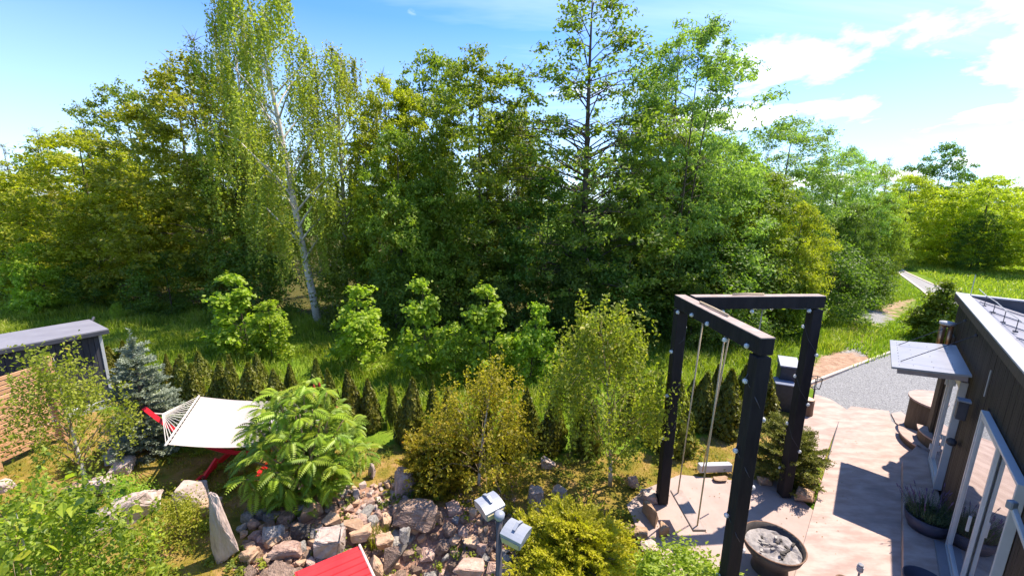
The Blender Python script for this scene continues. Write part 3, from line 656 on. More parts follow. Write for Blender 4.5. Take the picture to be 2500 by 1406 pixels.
# ------------------------------------------------------------------ small things near the path
st = G(1967, 1010, 0); so_ = thing('log_stump', 'upright cut log stump beside the rear pergola post', 'log stump', st)
MB().lathe((0, 0, -.05), [(.15, 0), (.14, .25), (.145, .45), (.13, .47)], 18).build('bark', LOGM, so_, True)
MB().lathe((0, 0, .42), [(.13, 0), (.001, .006)], 18).build('cut_face', LOGTOP, so_)
lt = G(1983, 985, 0); lo_ = thing('garden_lantern', 'thin black open-frame lantern on a stake behind the log stump', 'lantern', lt)
MB().tube([(0, 0, -.1), (0, 0, .45)], .018, 6).build('stake', DARKTRIM, lo_)
mb = MB()
for x in (-.07, .07):
    for y in (-.07, .07): mb.beam((x, y, .45), (x*1.3, y*1.3, .75), .014, .014, (1, 0, 0))
for z, f in ((.45, 1), (.75, 1.3)):
    r = .07*f; mb.beam((-r, -r, z), (r, -r, z), .014, .014).beam((-r, r, z), (r, r, z), .014, .014).beam((-r, -r, z), (-r, r, z), .014, .014).beam((r, -r, z), (r, r, z), .014, .014)
mb.build('cage', DARKTRIM, lo_)
bq = G(1905, 990, 0); bo = thing('garden_stove', 'tall dark block garden stove with a stepped grey lid near the hedge', 'stove', bq, R(-22))
MB().box((0, 0, .30), (.42, .45, .72), None, .01).build('base', BBQM, bo)
MB().box((0, 0, .68), (.46, .49, .035), None, .006).build('lid', BBQTOP, bo)
MB().box((.10, .28, .50), (.40, .42, 1.09), None, .01).build('chimney_block', BBQM, bo)
mb = MB(); mb.add([(-.12, .06, 1.05), (.32, .06, 1.05), (.32, .50, 1.05), (-.12, .50, 1.05), (-.12, .06, 1.09), (.32, .06, 1.09), (.32, .50, 1.22), (-.12, .50, 1.22)], [(0, 3, 2, 1), (4, 5, 6, 7), (0, 1, 5, 4), (1, 2, 6, 5), (2, 3, 7, 6), (3, 0, 4, 7)]).build('chimney_hood', BBQTOP, bo)
MB().box((.32, -.12, .45), (.12, .18, .5), None, .01).build('side_shelf', FENCEW, bo)
bk = G(1745, 1140, .1); bo = thing('white_kerb_block', 'long white block lying in the grass behind the near post', 'kerb block', bk, R(4))
MB().box((0, 0, 0), (.66, .12, .16), None, .01).build('block', WHITE, bo)
# planter bowl
pb = G(2268, 1262, .38); po = thing('planter_bowl', 'large dark blue round planter of lavender on the plinth step', 'planter', (pb[0], pb[1], .17))
MB().lathe((0, 0, 0), [(.001, 0), (.22, 0), (.27, .10), (.30, .25), (.285, .25), (.27, .20)], 28).build('bowl', POT, po, True)
MB().lathe((0, 0, .20), [(.275, 0), (.001, .02)], 28).build('soil', SOIL, po)
rg = np.random.default_rng(9); nb = 420
a = rg.uniform(0, 6.28, nb); r = .24*np.sqrt(rg.uniform(0, 1, nb)); P0 = np.stack([r*np.cos(a), r*np.sin(a), np.full(nb, .2)], 1)
Dr = np.stack([.5*r/.24*np.cos(a), .5*r/.24*np.sin(a), np.ones(nb)], 1)+rg.normal(0, .15, (nb, 3)); ln = rg.uniform(.14, .30, nb)
Pn = np.repeat(P0, 12, 0)+np.repeat(Dr, 12, 0)*np.tile(np.linspace(.05, 1, 12), nb)[:, None]*np.repeat(ln, 12)[:, None]
V, Fc = leaf_quads(Pn, unit(rg, len(Pn)), .035, .25, rg, axis=np.repeat(Dr, 12, 0))
link('lavender_foliage', mesh_np('lav', V, [Fc], LM['lavender'], np.repeat(rg.uniform(0, 1, len(Pn)), 4)), po, kind='stuff')
mb = MB()
for i in range(34):
    j = rg.integers(0, nb); e = P0[j]+Dr[j]*rg.uniform(.30, .40); mb.tube([P0[j], e], .003, 3, False).tube([e, e+Dr[j]*.05], [.009, .004], 5)
mb.build('flower_spikes', surf('lavender_bloom', (.09, .06, .12), (.16, .10, .20), bump=0), po)
# second bowl at the lower edge on the step
pb = G(2255, 1440, .17); po = thing('dark_bowl', 'dark round bowl on the plinth step, cut by the lower edge', 'bowl', (pb[0], pb[1], .17))
MB().lathe((0, 0, 0), [(.001, 0), (.18, 0), (.23, .08), (.24, .16), (.225, .16), (.20, .06), (.001, .05)], 24).build('bowl', POT, po, True)
# solar lamp and clay pot at the lower edge
lp_ = G(2096, 1405, .25); po = thing('solar_path_lamp', 'small ribbed solar path lamp standing on the pale concrete', 'path lamp', (lp_[0], lp_[1], 0))
MB().tube([(0, 0, 0), (0, 0, .30)], .012, 8).build('stem', WEATHERED, po, True)
MB().lathe((0, 0, .30), [(.012, 0), (.035, .03), (.04, .05), (.032, .055), (.042, .08), (.034, .085), (.042, .11), (.03, .115), (.034, .14), (.001, .16)], 14).build('lamp_head', METAL, po)
lp_ = G(2062, 1420, .15); po = thing('clay_pot', 'small brown round pot at the bottom edge beside the path lamp', 'pot', (lp_[0], lp_[1], 0))
MB().lathe((0, 0, 0), [(.07, 0), (.11, .10), (.105, .17), (.09, .17), (.09, .12), (.001, .11)], 20).build('body', RIM, po, True)
# white arm near the right edge
a0 = D(2474, 1240, 3.55); a1 = D(2540, 1420, 3.1)
po = thing('white_pole', 'white metal arm with a grey end clamp at the right edge', 'metal arm', a0)
MB().beam((0, 0, 0), (a1-a0)*2.2, .045, .045, bev=.006).build('bar', WHITE, po)
MB().box((-.01, .01, .03), (.07, .06, .09), None, .01).build('clamp', LAMPH, po)

# ------------------------------------------------------------------ floodlight pole
lb = D(1219, 1262, 3.15); po = thing('floodlight_pole', 'dark pole with two pale floodlight heads in front of the rocks', 'floodlight', (lb[0], lb[1], GZ))
hz_ = lb[2]-GZ
MB().tube([(0, 0, 0), (0, 0, hz_)], .028, 12).build('pole', POLEM, po, True)
MB().lathe((0, 0, hz_), [(.03, -.02), (.045, 0), (.05, .03), (.035, .05), (.001, .055)], 16).build('joint', LAMPH, po, True)
def head(off, rz, tilt, ry=0):
    e = MB(); ws, dp = .21, .19
    n = 7; prof = []
    for i in range(n):
        t = i/(n-1); prof.append((-dp/2+dp*t, .035+.035*math.sin(math.pi*(.15+.7*t))))
    V = []; 
    for x in (-ws/2, ws/2): V += [[x, y, z] for y, z in prof]
    Fs = [(i, i+1, n+i+1, n+i) for i in range(n-1)]
    V += [[-ws/2*.85, -dp/2, -.03], [ws/2*.85, -dp/2, -.03], [ws/2*.85, dp/2, -.03], [-ws/2*.85, dp/2, -.03]]
    b_ = 2*n; Fs += [tuple(range(n))[::-1]+(b_, b_+3), tuple(range(n, 2*n))+(b_+2, b_+1), (0, n, b_+1, b_), (n-1, b_+3, b_+2, 2*n-1)]
    rot = Matrix.Translation(Vector(off)) @ Matrix.Rotation(rz, 4, 'Z') @ Matrix.Rotation(tilt, 4, 'X') @ Matrix.Rotation(ry, 4, 'Y')
    o = e.add(V, [f[::-1] for f in Fs]).build('floodlight_head', LAMPH, po); o.matrix_local = rot
    MB().box((0, 0, -.034), (ws*.78, dp*.9, .012), None).build('lens', LAMPF, o)
    MB().box((0, -dp/2-.004, -.0), (ws*.8, .012, .05), None).build('front_glass', LAMPF, o)
    mb = MB(); P = [(-.0, -.035, .085), (0, .03, .10), (0, .09, .07), (0, .11, .01)]
    for p, q in zip(P[:-1], P[1:]): mb.beam(p, q, .028, .006, (0, .3, 1))
    mb.build('bracket', LAMPH, o)
head((-.095, .10, hz_+.02), R(38), R(8)); head((.15, -.085, hz_-.10), R(-32), R(6))

# ------------------------------------------------------------------ hammock
HC = [D(490, 968, 8.35), D(412, 1085, 6.62), D(655, 1085, 6.7), D(712, 975, 8.35)]
zh = .85; HC = [G(490, 968, zh), G(412, 1085, zh), G(650, 1088, zh), G(705, 978, zh)]
ho = np.array([HC[0][0], HC[0][1], 0]); hk = G(396, 1010, zh+.12)
ham = thing('hammock', 'cream fabric spreader-bar hammock beside the blue spruce', 'hammock', ho)
n = 14; V = []
for i in range(n):
    for j in range(n):
        u, v = i/(n-1), j/(n-1); p = (HC[0]*(1-v)+HC[1]*v)*(1-u)+(HC[3]*(1-v)+HC[2]*v)*u
        p = p-[0, 0, .16*math.sin(math.pi*u)*(.3+.7*math.sin(math.pi*v))]; V.append(p-ho)
Fs = [(i*n+j, (i+1)*n+j, (i+1)*n+j+1, i*n+j+1) for i in range(n-1) for j in range(n-1)]
MB().add(V, Fs).build('bed', FABRIC, ham, True)
bd = (HC[1]-HC[0])/np.linalg.norm(HC[1]-HC[0]); bar0, bar1 = HC[0]-bd*.04-[.05, 0, 0], HC[1]+bd*.04-[.05, 0, 0]
MB().tube([bar0-ho, bar1-ho], .022, 8).build('spreader_bar', CORD, ham, True)
for i in range(15):
    p = bar0+(bar1-bar0)*(i+.3)/14.6; MB().tube([hk-ho, p-ho], .0065, 4).build('cord', CORD, ham)
for i in range(15):
    p = bar0+(bar1-bar0)*(i+.3)/14.6; q = HC[0]+(HC[1]-HC[0])*(i+.3)/14.6; MB().tube([p-ho, q-ho], .008, 4).build('lacing', CORD, ham)
far = HC[3]*.5+HC[2]*.5; adir = (far-hk); adir[2] = 0; adir /= np.linalg.norm(adir); hk2 = far+adir*.95+[0, 0, .1]
MB().tube([HC[3]-ho, HC[2]-ho], .022, 8).build('spreader_bar', CORD, ham, True)
for i in range(15):
    p = HC[3]+(HC[2]-HC[3])*(i+.3)/14.6; MB().tube([hk2-ho, p-ho], .0065, 4).build('cord', CORD, ham)
e0 = G(352, 996, 1.12); e1 = hk2+adir*.25+[0, 0, .2]
stn = thing('hammock_stand', 'bright red arched hammock stand with a crossing foot', 'hammock stand', ho)
mid = (e0+e1)/2; n = 17; P = []
for i in range(n):
    t = i/(n-1)*2-1; P.append(mid+(e1-e0)/2*t*1.0+np.array([0, 0, -1.0*(1-t*t)])-ho)
for p, q in zip(P[:-1], P[1:]): pass
MB().tube(P, .055, 4).build('arch', REDCOAT, stn)
pdir = np.array([-adir[1], adir[0], 0]); fc = mid-adir*.35; 
for sg, cc in ((1, mid-adir*.5), (-1, mid+adir*.5)):
    MB().beam(np.array([*(cc-pdir*.72)[:2], .02])-ho, np.array([*(cc+pdir*.72)[:2], .02])-ho, .07, .09, bev=.008).build('foot', REDCOAT, stn)
f0 = G(497, 1168, .03); f1 = G(530, 1118, .30)
MB().beam(f0-ho, f1-ho, .055, .07, bev=.006).build('brace', REDCOAT, stn)
MB().ball(f0-ho+[.01, 0, .03], .035, 8).build('end_cap', surf('dark_red_cap', (.18, .02, .02), (.25, .03, .03), bump=0), stn)
MB().tube([e0-ho-[0, 0, .05], (e0+hk)/2-ho-[0, 0, .05], hk-ho], .014, 5).build('chain', CORD, stn)

# ------------------------------------------------------------------ red slatted seat at the lower edge
zr = .75; q0, q1, q2 = G(722, 1392, zr), G(873, 1330, zr), G(914, 1420, zr); q3 = q0+(q2-q1)
ro = np.array([q0[0], q0[1], 0]); rs = thing('red_slatted_seat', 'red painted slatted garden seat cut by the bottom edge', 'bench', ro)
u_ = (q1-q0); v_ = (q2-q1); lv = np.linalg.norm(v_); v_ = v_/lv; lu = np.linalg.norm(u_); u_ = u_/lu
nv = np.cross(u_, v_); v_ = v_-u_*(v_@u_)*.0
for i in range(11):
    c = q0+v_*(.055+i*.105)-ro-[0, 0, .010*(i == 0)*2]
    MB().beam(c+u_*.0, c+u_*lu, .098, .035, bev=.010).build('slat', REDP, rs)
MB().beam(q1-ro+u_*.02-[0, 0, .035], q1+v_*1.2-ro+u_*.02-[0, 0, .035], .03, .10, bev=.008).build('end_board', surf('pink_edge', (.62, .40, .34), (.70, .50, .44), bump=.1), rs)
MB().beam(q0-ro+u_*.0-[0, 0, .06], q0+v_*1.2-ro-[0, 0, .06], .03, .09).build('end_board', REDP, rs)
for uu in (.06, lu-.06):
    for vv in (.1, 1.05):
        c = q0+u_*uu+v_*vv-ro; MB().box((c[0], c[1], zr/2-.07), (.06, .06, zr-.05)).build('leg', REDP, rs)

# ------------------------------------------------------------------ shed and wooden screen on the left
zs = 1.95
fr, bkr, fl_ = G(252, 800, zs), G(240, 772, zs), G(0, 846, zs); sdv = (fl_-fr)/np.linalg.norm(fl_-fr); sn = np.array([sdv[1], -sdv[0], 0.]); sn = sn if sn[1] > 0 else -sn
SA = (sdv, sn, np.array([0, 0, 1.])); SL = 4.4; SD = 1.35
sh = thing('garden_shed', 'dark board garden shed with flat grey roof at the left edge', 'shed', fr*[1, 1, 0])
def SP(s_, o, z): return sdv*s_+sn*o+np.array([0, 0, z])
MB().box(SP(SL/2, SD/2, .93), (SL-.16, SD-.2, 1.84), SA).build('wall', SHEDM, sh)
q = MB().box((0, 0, .92), (.105, .02, 1.84), SA, .004).mesh('board', SHEDM)
for i in range(38): link('board', q, sh, SP(.14+i*.111, .09, 0))
q = MB().box((0, 0, .92), (.02, .105, 1.84), SA, .004).mesh('board', SHEDM)
for i in range(10): link('board', q, sh, SP(.07, .18+i*.111, 0))
mb = MB(); mb.box(SP(SL/2, SD/2-.02, 1.90), (SL+.14, SD+.12, .05), SA, .006); mb.build('roof', GREYROOF, sh)
MB().box(SP(SL/2, -.09, 1.85), (SL+.14, .03, .10), SA, .004).build('fascia', DARKTRIM, sh)
MB().box(SP(.07, .085, .92), (.06, .05, 1.84), SA, .004).build('corner_trim', WHITE, sh)
MB().tube([SP(-.08, SD*.9, 1.9), SP(-.14, SD*.95, 1.98)], .03, 8).build('gutter_end', DARKTRIM, sh)
for i, (x, y) in enumerate(((200, 1000), (262, 940))):
    pass
kb = thing('white_edging', 'white edging boards at the foot of the shed wall', 'edging', fr*[1, 1, 0])
MB().box(SP(.75, -.15, .03), (1.5, .06, .22), SA, .006).build('edge_board', WHITE, kb)
MB().box(SP(-.15, .1, .18), (.06, .12, .45), SA, .006).build('post', WHITE, kb)
# screen fence
zf = 1.75; t0, t1 = G(112, 884, zf), G(-5, 920, zf); fdv = (t1-t0); fdv[2] = 0; fdv /= np.linalg.norm(fdv); fn = np.array([-fdv[1], fdv[0], 0.]); FA = (fdv, fn, np.array([0, 0, 1.]))
fe = thing('slat_fence', 'orange-brown horizontal slat fence screen at the left edge', 'fence', t0*[1, 1, 0])
for k_ in range(3):
    MB().box(fdv*(k_*1.1)+np.array([0, 0, .9])+fn*.05, (.10, .10, 1.95), FA, .006).build('post', FENCEW, fe)
q = MB().box((0, 0, 0), (3.9, .022, .075), FA, .004).mesh('slat', FENCEW)
for i in range(18): link('slat', q, fe, fdv*1.85+np.array([0, 0, 1.70-i*.093])-fn*.012*(1 if i % 2 else .4))

# ------------------------------------------------------------------ rocks
def hull(seed, n=14, jit=.25, boxy=1., taper=0., rough_=0.):
    rg = np.random.default_rng(seed); v = unit(rg, n)
    if boxy > 0: v = np.sign(v)*np.abs(v)**(1/(1+boxy)); v /= np.abs(v).max(1)[:, None]**(boxy/(1+boxy))
    v *= rg.uniform(1-jit, 1, (n, 1)); v *= .5; v[:, 2] += .5
    v[:, :2] *= (1-taper*v[:, 2:3]); v[:, 2] -= .12
    bm = bmesh.new()
    for p in v: bm.verts.new(p)
    r = bmesh.ops.convex_hull(bm, input=bm.verts)
    bmesh.ops.delete(bm, geom=[x for x in bm.verts if not x.link_faces], context='VERTS')
    if rough_:
        bmesh.ops.bevel(bm, geom=list(bm.edges), offset=.03, segments=1, affect='EDGES')
        bmesh.ops.triangulate(bm, faces=bm.faces); bmesh.ops.subdivide_edges(bm, edges=bm.edges, cuts=2, use_grid_fill=True)
        for x in bm.verts:
            c = x.co*6; x.co += (x.co-Vector((0, 0, .4)))*rough_*(math.sin(c.x*2.3+seed)*math.sin(c.y*2.9)*math.sin(c.z*2.1+1)+rg.uniform(-.35, .35))
    me = bpy.data.meshes.new('stone'); bm.to_mesh(me); bm.free(); return me
def boulder(label, px, py, size, rz=0, stone='pale', seed=1, boxy=1., taper=0., tilt=(0, 0), n=16, z=GZ, name='boulder', cat='boulder', sink=.0):
    c = G(px, py, z); me = hull(seed, n, .22, boxy, taper, .10); me.materials.append(STONES[stone])
    return link(name, me, None, (c[0], c[1], z-sink), (R(tilt[0]), R(tilt[1]), R(rz)), size, label, cat)
boulder('tall tapered pale standing stone left of the rubble', 558, 1368, (.54, .36, 1.36), -25, 'pale', 3, 1.2, .75, (0, -7))
boulder('rough pale boulder left of the tall standing stone', 472, 1225, (.52, .42, .50), 10, 'pale', 5)
boulder('long pale slab leaning from the grass, left of the rough pale boulder', 325, 1265, (1.15, .46, .50), 38, 'pale', 8, 1.4, .2, (0, -18))
boulder('upright white block atop the pale stones under the blue spruce', 283, 1128, (.28, .28, .42), 10, 'pale', 11, 1.6)
boulder('smooth white boulder leaning against the upright white block', 297, 1150, (.44, .36, .32), 20, 'pale', 12)
boulder('cracked white boulder by the foot of the left birch trunk', 248, 1200, (.58, .34, .30), 25, 'pale', 13, .8)
boulder('brown rock half hidden behind the left birch trunk', 195, 1215, (.46, .38, .30), 0, 'tan', 14)
boulder('small tan rock wedged between rough boulder and standing stone', 518, 1250, (.34, .24, .28), 0, 'tan', 15, 1.5)
boulder('white lump of rock at the far left in the leaves', 12, 1195, (.28, .24, .22), 0, 'pale', 41)
boulder('narrow upright white stone right of the sumac shrub', 906, 1165, (.20, .18, .34), 0, 'pale', 16, 1., .3)
boulder('big pinkish boulder between sumac and orange-tinged bush', 985, 1200, (.55, .42, .55), 30, 'pink', 17, 1.3, .2, (0, 12))
boulder('white cube-like block with shaded front in the dry grass', 1308, 1228, (.26, .26, .36), 5, 'pale', 18, 2.6, 0, n=40)
boulder('long white slab leaning right of the cube-like block', 1368, 1215, (.50, .16, .30), -50, 'pale', 19, 1.4, 0)
boulder('pale rock poking out behind the weeping young birch', 1338, 1138, (.34, .26, .20), 0, 'pale', 20)
boulder('pinkish flat rock below the cube-like block', 1318, 1262, (.32, .28, .20), 10, 'pink', 21)
boulder('square block with white top and brown front in the rubble', 808, 1350, (.42, .34, .40), 8, 'pale', 22, 2.8, 0, n=40)
boulder('rounded grey boulder in the rubble below the sumac', 667, 1318, (.34, .30, .28), 0, 'grey', 23, .5)
boulder('round almost black boulder in the rubble', 738, 1310, (.36, .32, .30), 0, 'dark', 24, .3)
boulder('broad pinkish grey boulder behind the loose pebbles', 700, 1360, (.50, .36, .28), 0, 'pink', 25, .7)
boulder('flat-faced tan rock right of the standing stone', 612, 1368, (.30, .26, .26), -10, 'tan', 26, 1.5)
boulder('tan wedge rock behind the square white-topped block', 882, 1315, (.34, .28, .24), 20, 'tan', 27, 1.4)
boulder('orange-tan cube rock below the grass tuft', 940, 1335, (.28, .24, .24), 25, 'tan', 28, 1.2)
boulder('smooth grey stone right of the orange-tan cube rock', 988, 1318, (.20, .18, .24), 0, 'grey', 29, .8)
boulder('wide mottled brown slab rock behind the pond hollow', 1012, 1275, (.95, .50, .40), -8, 'brown', 30, .8)
boulder('split grey-brown block standing at the pond edge', 958, 1385, (.26, .22, .36), 18, 'brown', 31, 1.8)
boulder('salmon pink rock at the bottom edge left of the floodlight pole', 1145, 1400, (.46, .36, .26), 0, 'pink', 32, 1.)
boulder('orange-brown rock right of the red slatted seat', 915, 1398, (.32, .28, .26), 0, 'tan', 33)
boulder('rock with a white top by the golden conifer', 1585, 1362, (.32, .30, .30), 0, 'pale', 34, 1.)
boulder('small white stone below the white-topped rock', 1578, 1395, (.22, .2, .22), 0, 'pale', 35)
boulder('upright tan slab at the patio edge', 1590, 1268, (.16, .42, .36), 18, 'tan', 36, 1.5)
boulder('lower tan rock against the patio edge slab', 1612, 1305, (.26, .24, .24), 30, 'tan', 37, 1.2)
boulder('flat tan rock below the patio edge', 1555, 1305, (.36, .24, .14), -20, 'tan', 38, 1.)
boulder('reddish low stone where the patio meets the swing shade', 1545, 1190, (.26, .2, .26), 0, 'pink', 39)
boulder('white sunlit stone left of the left pergola post', 1585, 1222, (.32, .26, .22), 0, 'pale', 42)
boulder('rounded tan boulder between the two right pergola posts', 1865, 1180, (.34, .24, .22), 0, 'tan', 43, .8)
boulder('flat reddish edging stone left of the near post', 1760, 1175, (.34, .16, .10), 4, 'tan', 44, 1.)
boulder('small tan edging stone right beside the near post', 1822, 1180, (.18, .16, .10), 0, 'tan', 45, 1.)
boulder('tall tan rock at the foot of the right pergola post', 1962, 1225, (.30, .28, .30), 40, 'tan', 46, 1.2)
boulder('pale orange stone under the path edge, upper one', 1985, 1162, (.22, .18, .18), 0, 'tan', 47)
boulder('pale orange stone under the path edge, lower one', 1990, 1182, (.18, .16, .16), 0, 'tan', 48)
boulder('pale stone in the gravel by the house corner', 2248, 965, (.18, .16, .14), 0, 'grey', 49)
# loose rubble round the pond hollow: single stones on the pond bed
bx = np.arange(pond_c[0]-2.6, pond_c[0]+2.0, .12); by = np.arange(pond_c[1]-1.6, pond_c[1]+2.1, .12)
Xb, Yb = np.meshgrid(bx, by); Ib = np.arange(Xb.size).reshape(Xb.shape)
bedpoly = P_([(570, 1480), (560, 1260), (700, 1215), (830, 1190), (900, 1170), (1010, 1215), (1230, 1240), (1265, 1330), (1240, 1500)])
ok = inpoly(Xb, Yb, bedpoly); cell = ok[:-1, :-1] & ok[1:, 1:] & ok[1:, :-1] & ok[:-1, 1:]
Fb = np.stack([Ib[:-1, :-1], Ib[:-1, 1:], Ib[1:, 1:], Ib[1:, :-1]], -1)[cell]
MULCH = surf('bark_mulch', (.17, .085, .055), (.42, .25, .17), scale=22, bump=1., bscale=26, dist=.03, detail=4)
bed = link('pond_bed', mesh_np('pond_bed', np.stack([Xb, Yb, hgt(Xb, Yb)+.008], -1).reshape(-1, 3), [Fb], MULCH, smooth=True), kind='structure')
hm = {}
for k_ in ('pale', 'pink', 'tan', 'grey', 'brown', 'dark'):
    for j in range(5):
        me = hull(100+j*7+len(k_), 18, .22, .8); me.materials.append(STONES[k_]); hm[(k_, j)] = me
rg = np.random.default_rng(77); placed = []
zones = [((600, 1240), (1240, 1406), 230, (.14, .36), ('grey', 'brown', 'tan', 'pink', 'pink', 'tan', 'brown')), ((830, 1180), (1000, 1250), 60, (.08, .17), ('pink', 'tan', 'pale')), ((590, 1250), (1240, 1320), 60, (.15, .34), ('grey', 'brown', 'tan', 'dark'))]
cnt = 0
for (xa, ya), (xb_, yb_), num, szr, cols in zones:
    tries = 0; got = 0
    while got < num and tries < 5000 and cnt < 292:
        tries += 1; c = G(rg.uniform(xa, xb_), rg.uniform(ya, yb_)); s_ = rg.uniform(*szr)*(1.15 if rg.uniform() < .2 else .85)
        if any((c[0]-p[0])**2+(c[1]-p[1])**2 < (.42*(s_+p[2]))**2 for p in placed): continue
        if c[0] < q1[0]+.1 and c[1] < q1[1]-.15 and c[0] > q0[0]-.2: continue
        if ((c[0]-pond_c[0]-.05)/.42)**2+((c[1]-pond_c[1]+.1)/.40)**2 < 1: continue
        placed.append((c[0], c[1], s_)); k_ = cols[rg.integers(len(cols))]
        z = float(hgt(np.array(c[0]), np.array(c[1])))
        link('stone', hm[(k_, int(rg.integers(5)))], bed, (c[0], c[1], z-.01), (rg.uniform(-.3, .3), rg.uniform(-.3, .3), rg.uniform(0, 6.28)), (s_*rg.uniform(.9, 1.4), s_*rg.uniform(.8, 1.1), s_*rg.uniform(.6, 1.1)))
        got += 1; cnt += 1
WATER = bpy.data.materials.new('pond_water'); WATER.use_nodes = True; b_ = WATER.node_tree.nodes['Principled BSDF']; b_.inputs['Base Color'].default_value = (.010, .014, .008, 1); b_.inputs['Roughness'].default_value = .06
MB().lathe((pond_c[0], pond_c[1]-.1, GZ-.50), [(.60, 0), (.001, 0)], 30).build('pond_water', WATER, None, kind='structure')
# ------------------------------------------------------------------ tree stock
PR_round = ((0, .25), (.15, .75), (.4, 1), (.7, .82), (.9, .45), (1, .12))
PR_tall = ((0, .6), (.2, .95), (.45, 1), (.75, .82), (.92, .50), (1, .12))
PR_cone = ((0, .9), (.3, 1), (.6, .62), (.85, .3), (1, .04))
PR_skirt = ((0, .8), (.3, 1), (.6, .95), (.85, .6), (1, .15))
stock = {}
for i in range(3): stock['tall%d' % i] = trees_mesh('tall', broad_tree(10+i, 12, 1.0, 3.3, PR_tall, nc=330, twigs=13, per=8, size=.17, rc=(.5, 1.05), trunk_r=.13, limbs=20), LM['green'], BARK)
for i in range(3): stock['round%d' % i] = trees_mesh('round', broad_tree(20+i, 9, .6, 3.3, PR_skirt, nc=290, twigs=13, per=8, size=.16, rc=(.5, 1.), trunk_r=.11, limbs=18), LM['green'], BARK)
for i in range(2): stock['fine%d' % i] = trees_mesh('fine', broad_tree(30+i, 10, .8, 3.0, PR_round, nc=290, twigs=15, per=9, size=.13, rc=(.45, .9), hang=.5, aspect=.42, limbs=14, trunk_r=.1), LM['cool'], BARK)
stock['bare'] = trees_mesh('bare', broad_tree(40, 12, 2, 1.6, PR_cone, nc=90, twigs=9, per=5, size=.11, rc=(.3, .6), twigtubes=True, limbs=70, sparse_top=.5), LM['olivedark'], BARK)
stock['ash'] = trees_mesh('ash', broad_tree(44, 12.5, 2.0, 3.1, ((0, .3), (.3, .8), (.6, 1), (.85, .75), (1, .25)), nc=330, twigs=12, per=9, size=.18, rc=(.45, .95), twigtubes=True, limbs=44, sparse_top=.12, trunk_r=.12, stems=3, aspect=.38), LM['cool'], BARK)
stock['alder'] = trees_mesh('alder', broad_tree(47, 14.5, 2.2, 3.4, ((0, 1), (.3, 1.05), (.55, .92), (.75, .72), (.9, .42), (1, .08)), nc=420, twigs=9, per=6, size=.155, rc=(.3, .65), twigtubes=True, limbs=130, sparse_top=.36, squash=.45, trunk_r=.19, bend=.12, fill=.12), LM['olivedark'], BARK)
stock['wbirch'] = trees_mesh('wbirch', weeping_birch(3, 15, 2.9, lean=-1.7, ns=1000, per=36, size=.115, smin=.9, smax=3.8, trunk_r=.17), LM['birch'], BIRCHBARK)
stock['wbirch2'] = trees_mesh('wbirch2', weeping_birch(6, 12.5, 2.6, lean=.5, ns=760, per=34, size=.11, smax=3.), LM['birch'], BIRCHBARK)
for i in range(3): stock['bush%d' % i] = trees_mesh('bush', broad_tree(60+i, 2.6, .0, 1.3, PR_skirt, nc=70, twigs=13, per=9, size=.10, rc=(.25, .55), trunk_r=.04, limbs=16, bend=.05), LM['green'], BARK)
for i in range(2): stock['maple%d' % i] = trees_mesh('maple', broad_tree(70+i, 3.6, .2, 1.15, ((0, .7), (.35, 1), (.7, .6), (1, .12)), nc=46, twigs=11, per=7, size=.17, rc=(.22, .5), trunk_r=.035, limbs=26, bend=.15, aspect=.85), LM['fresh'], BARK)

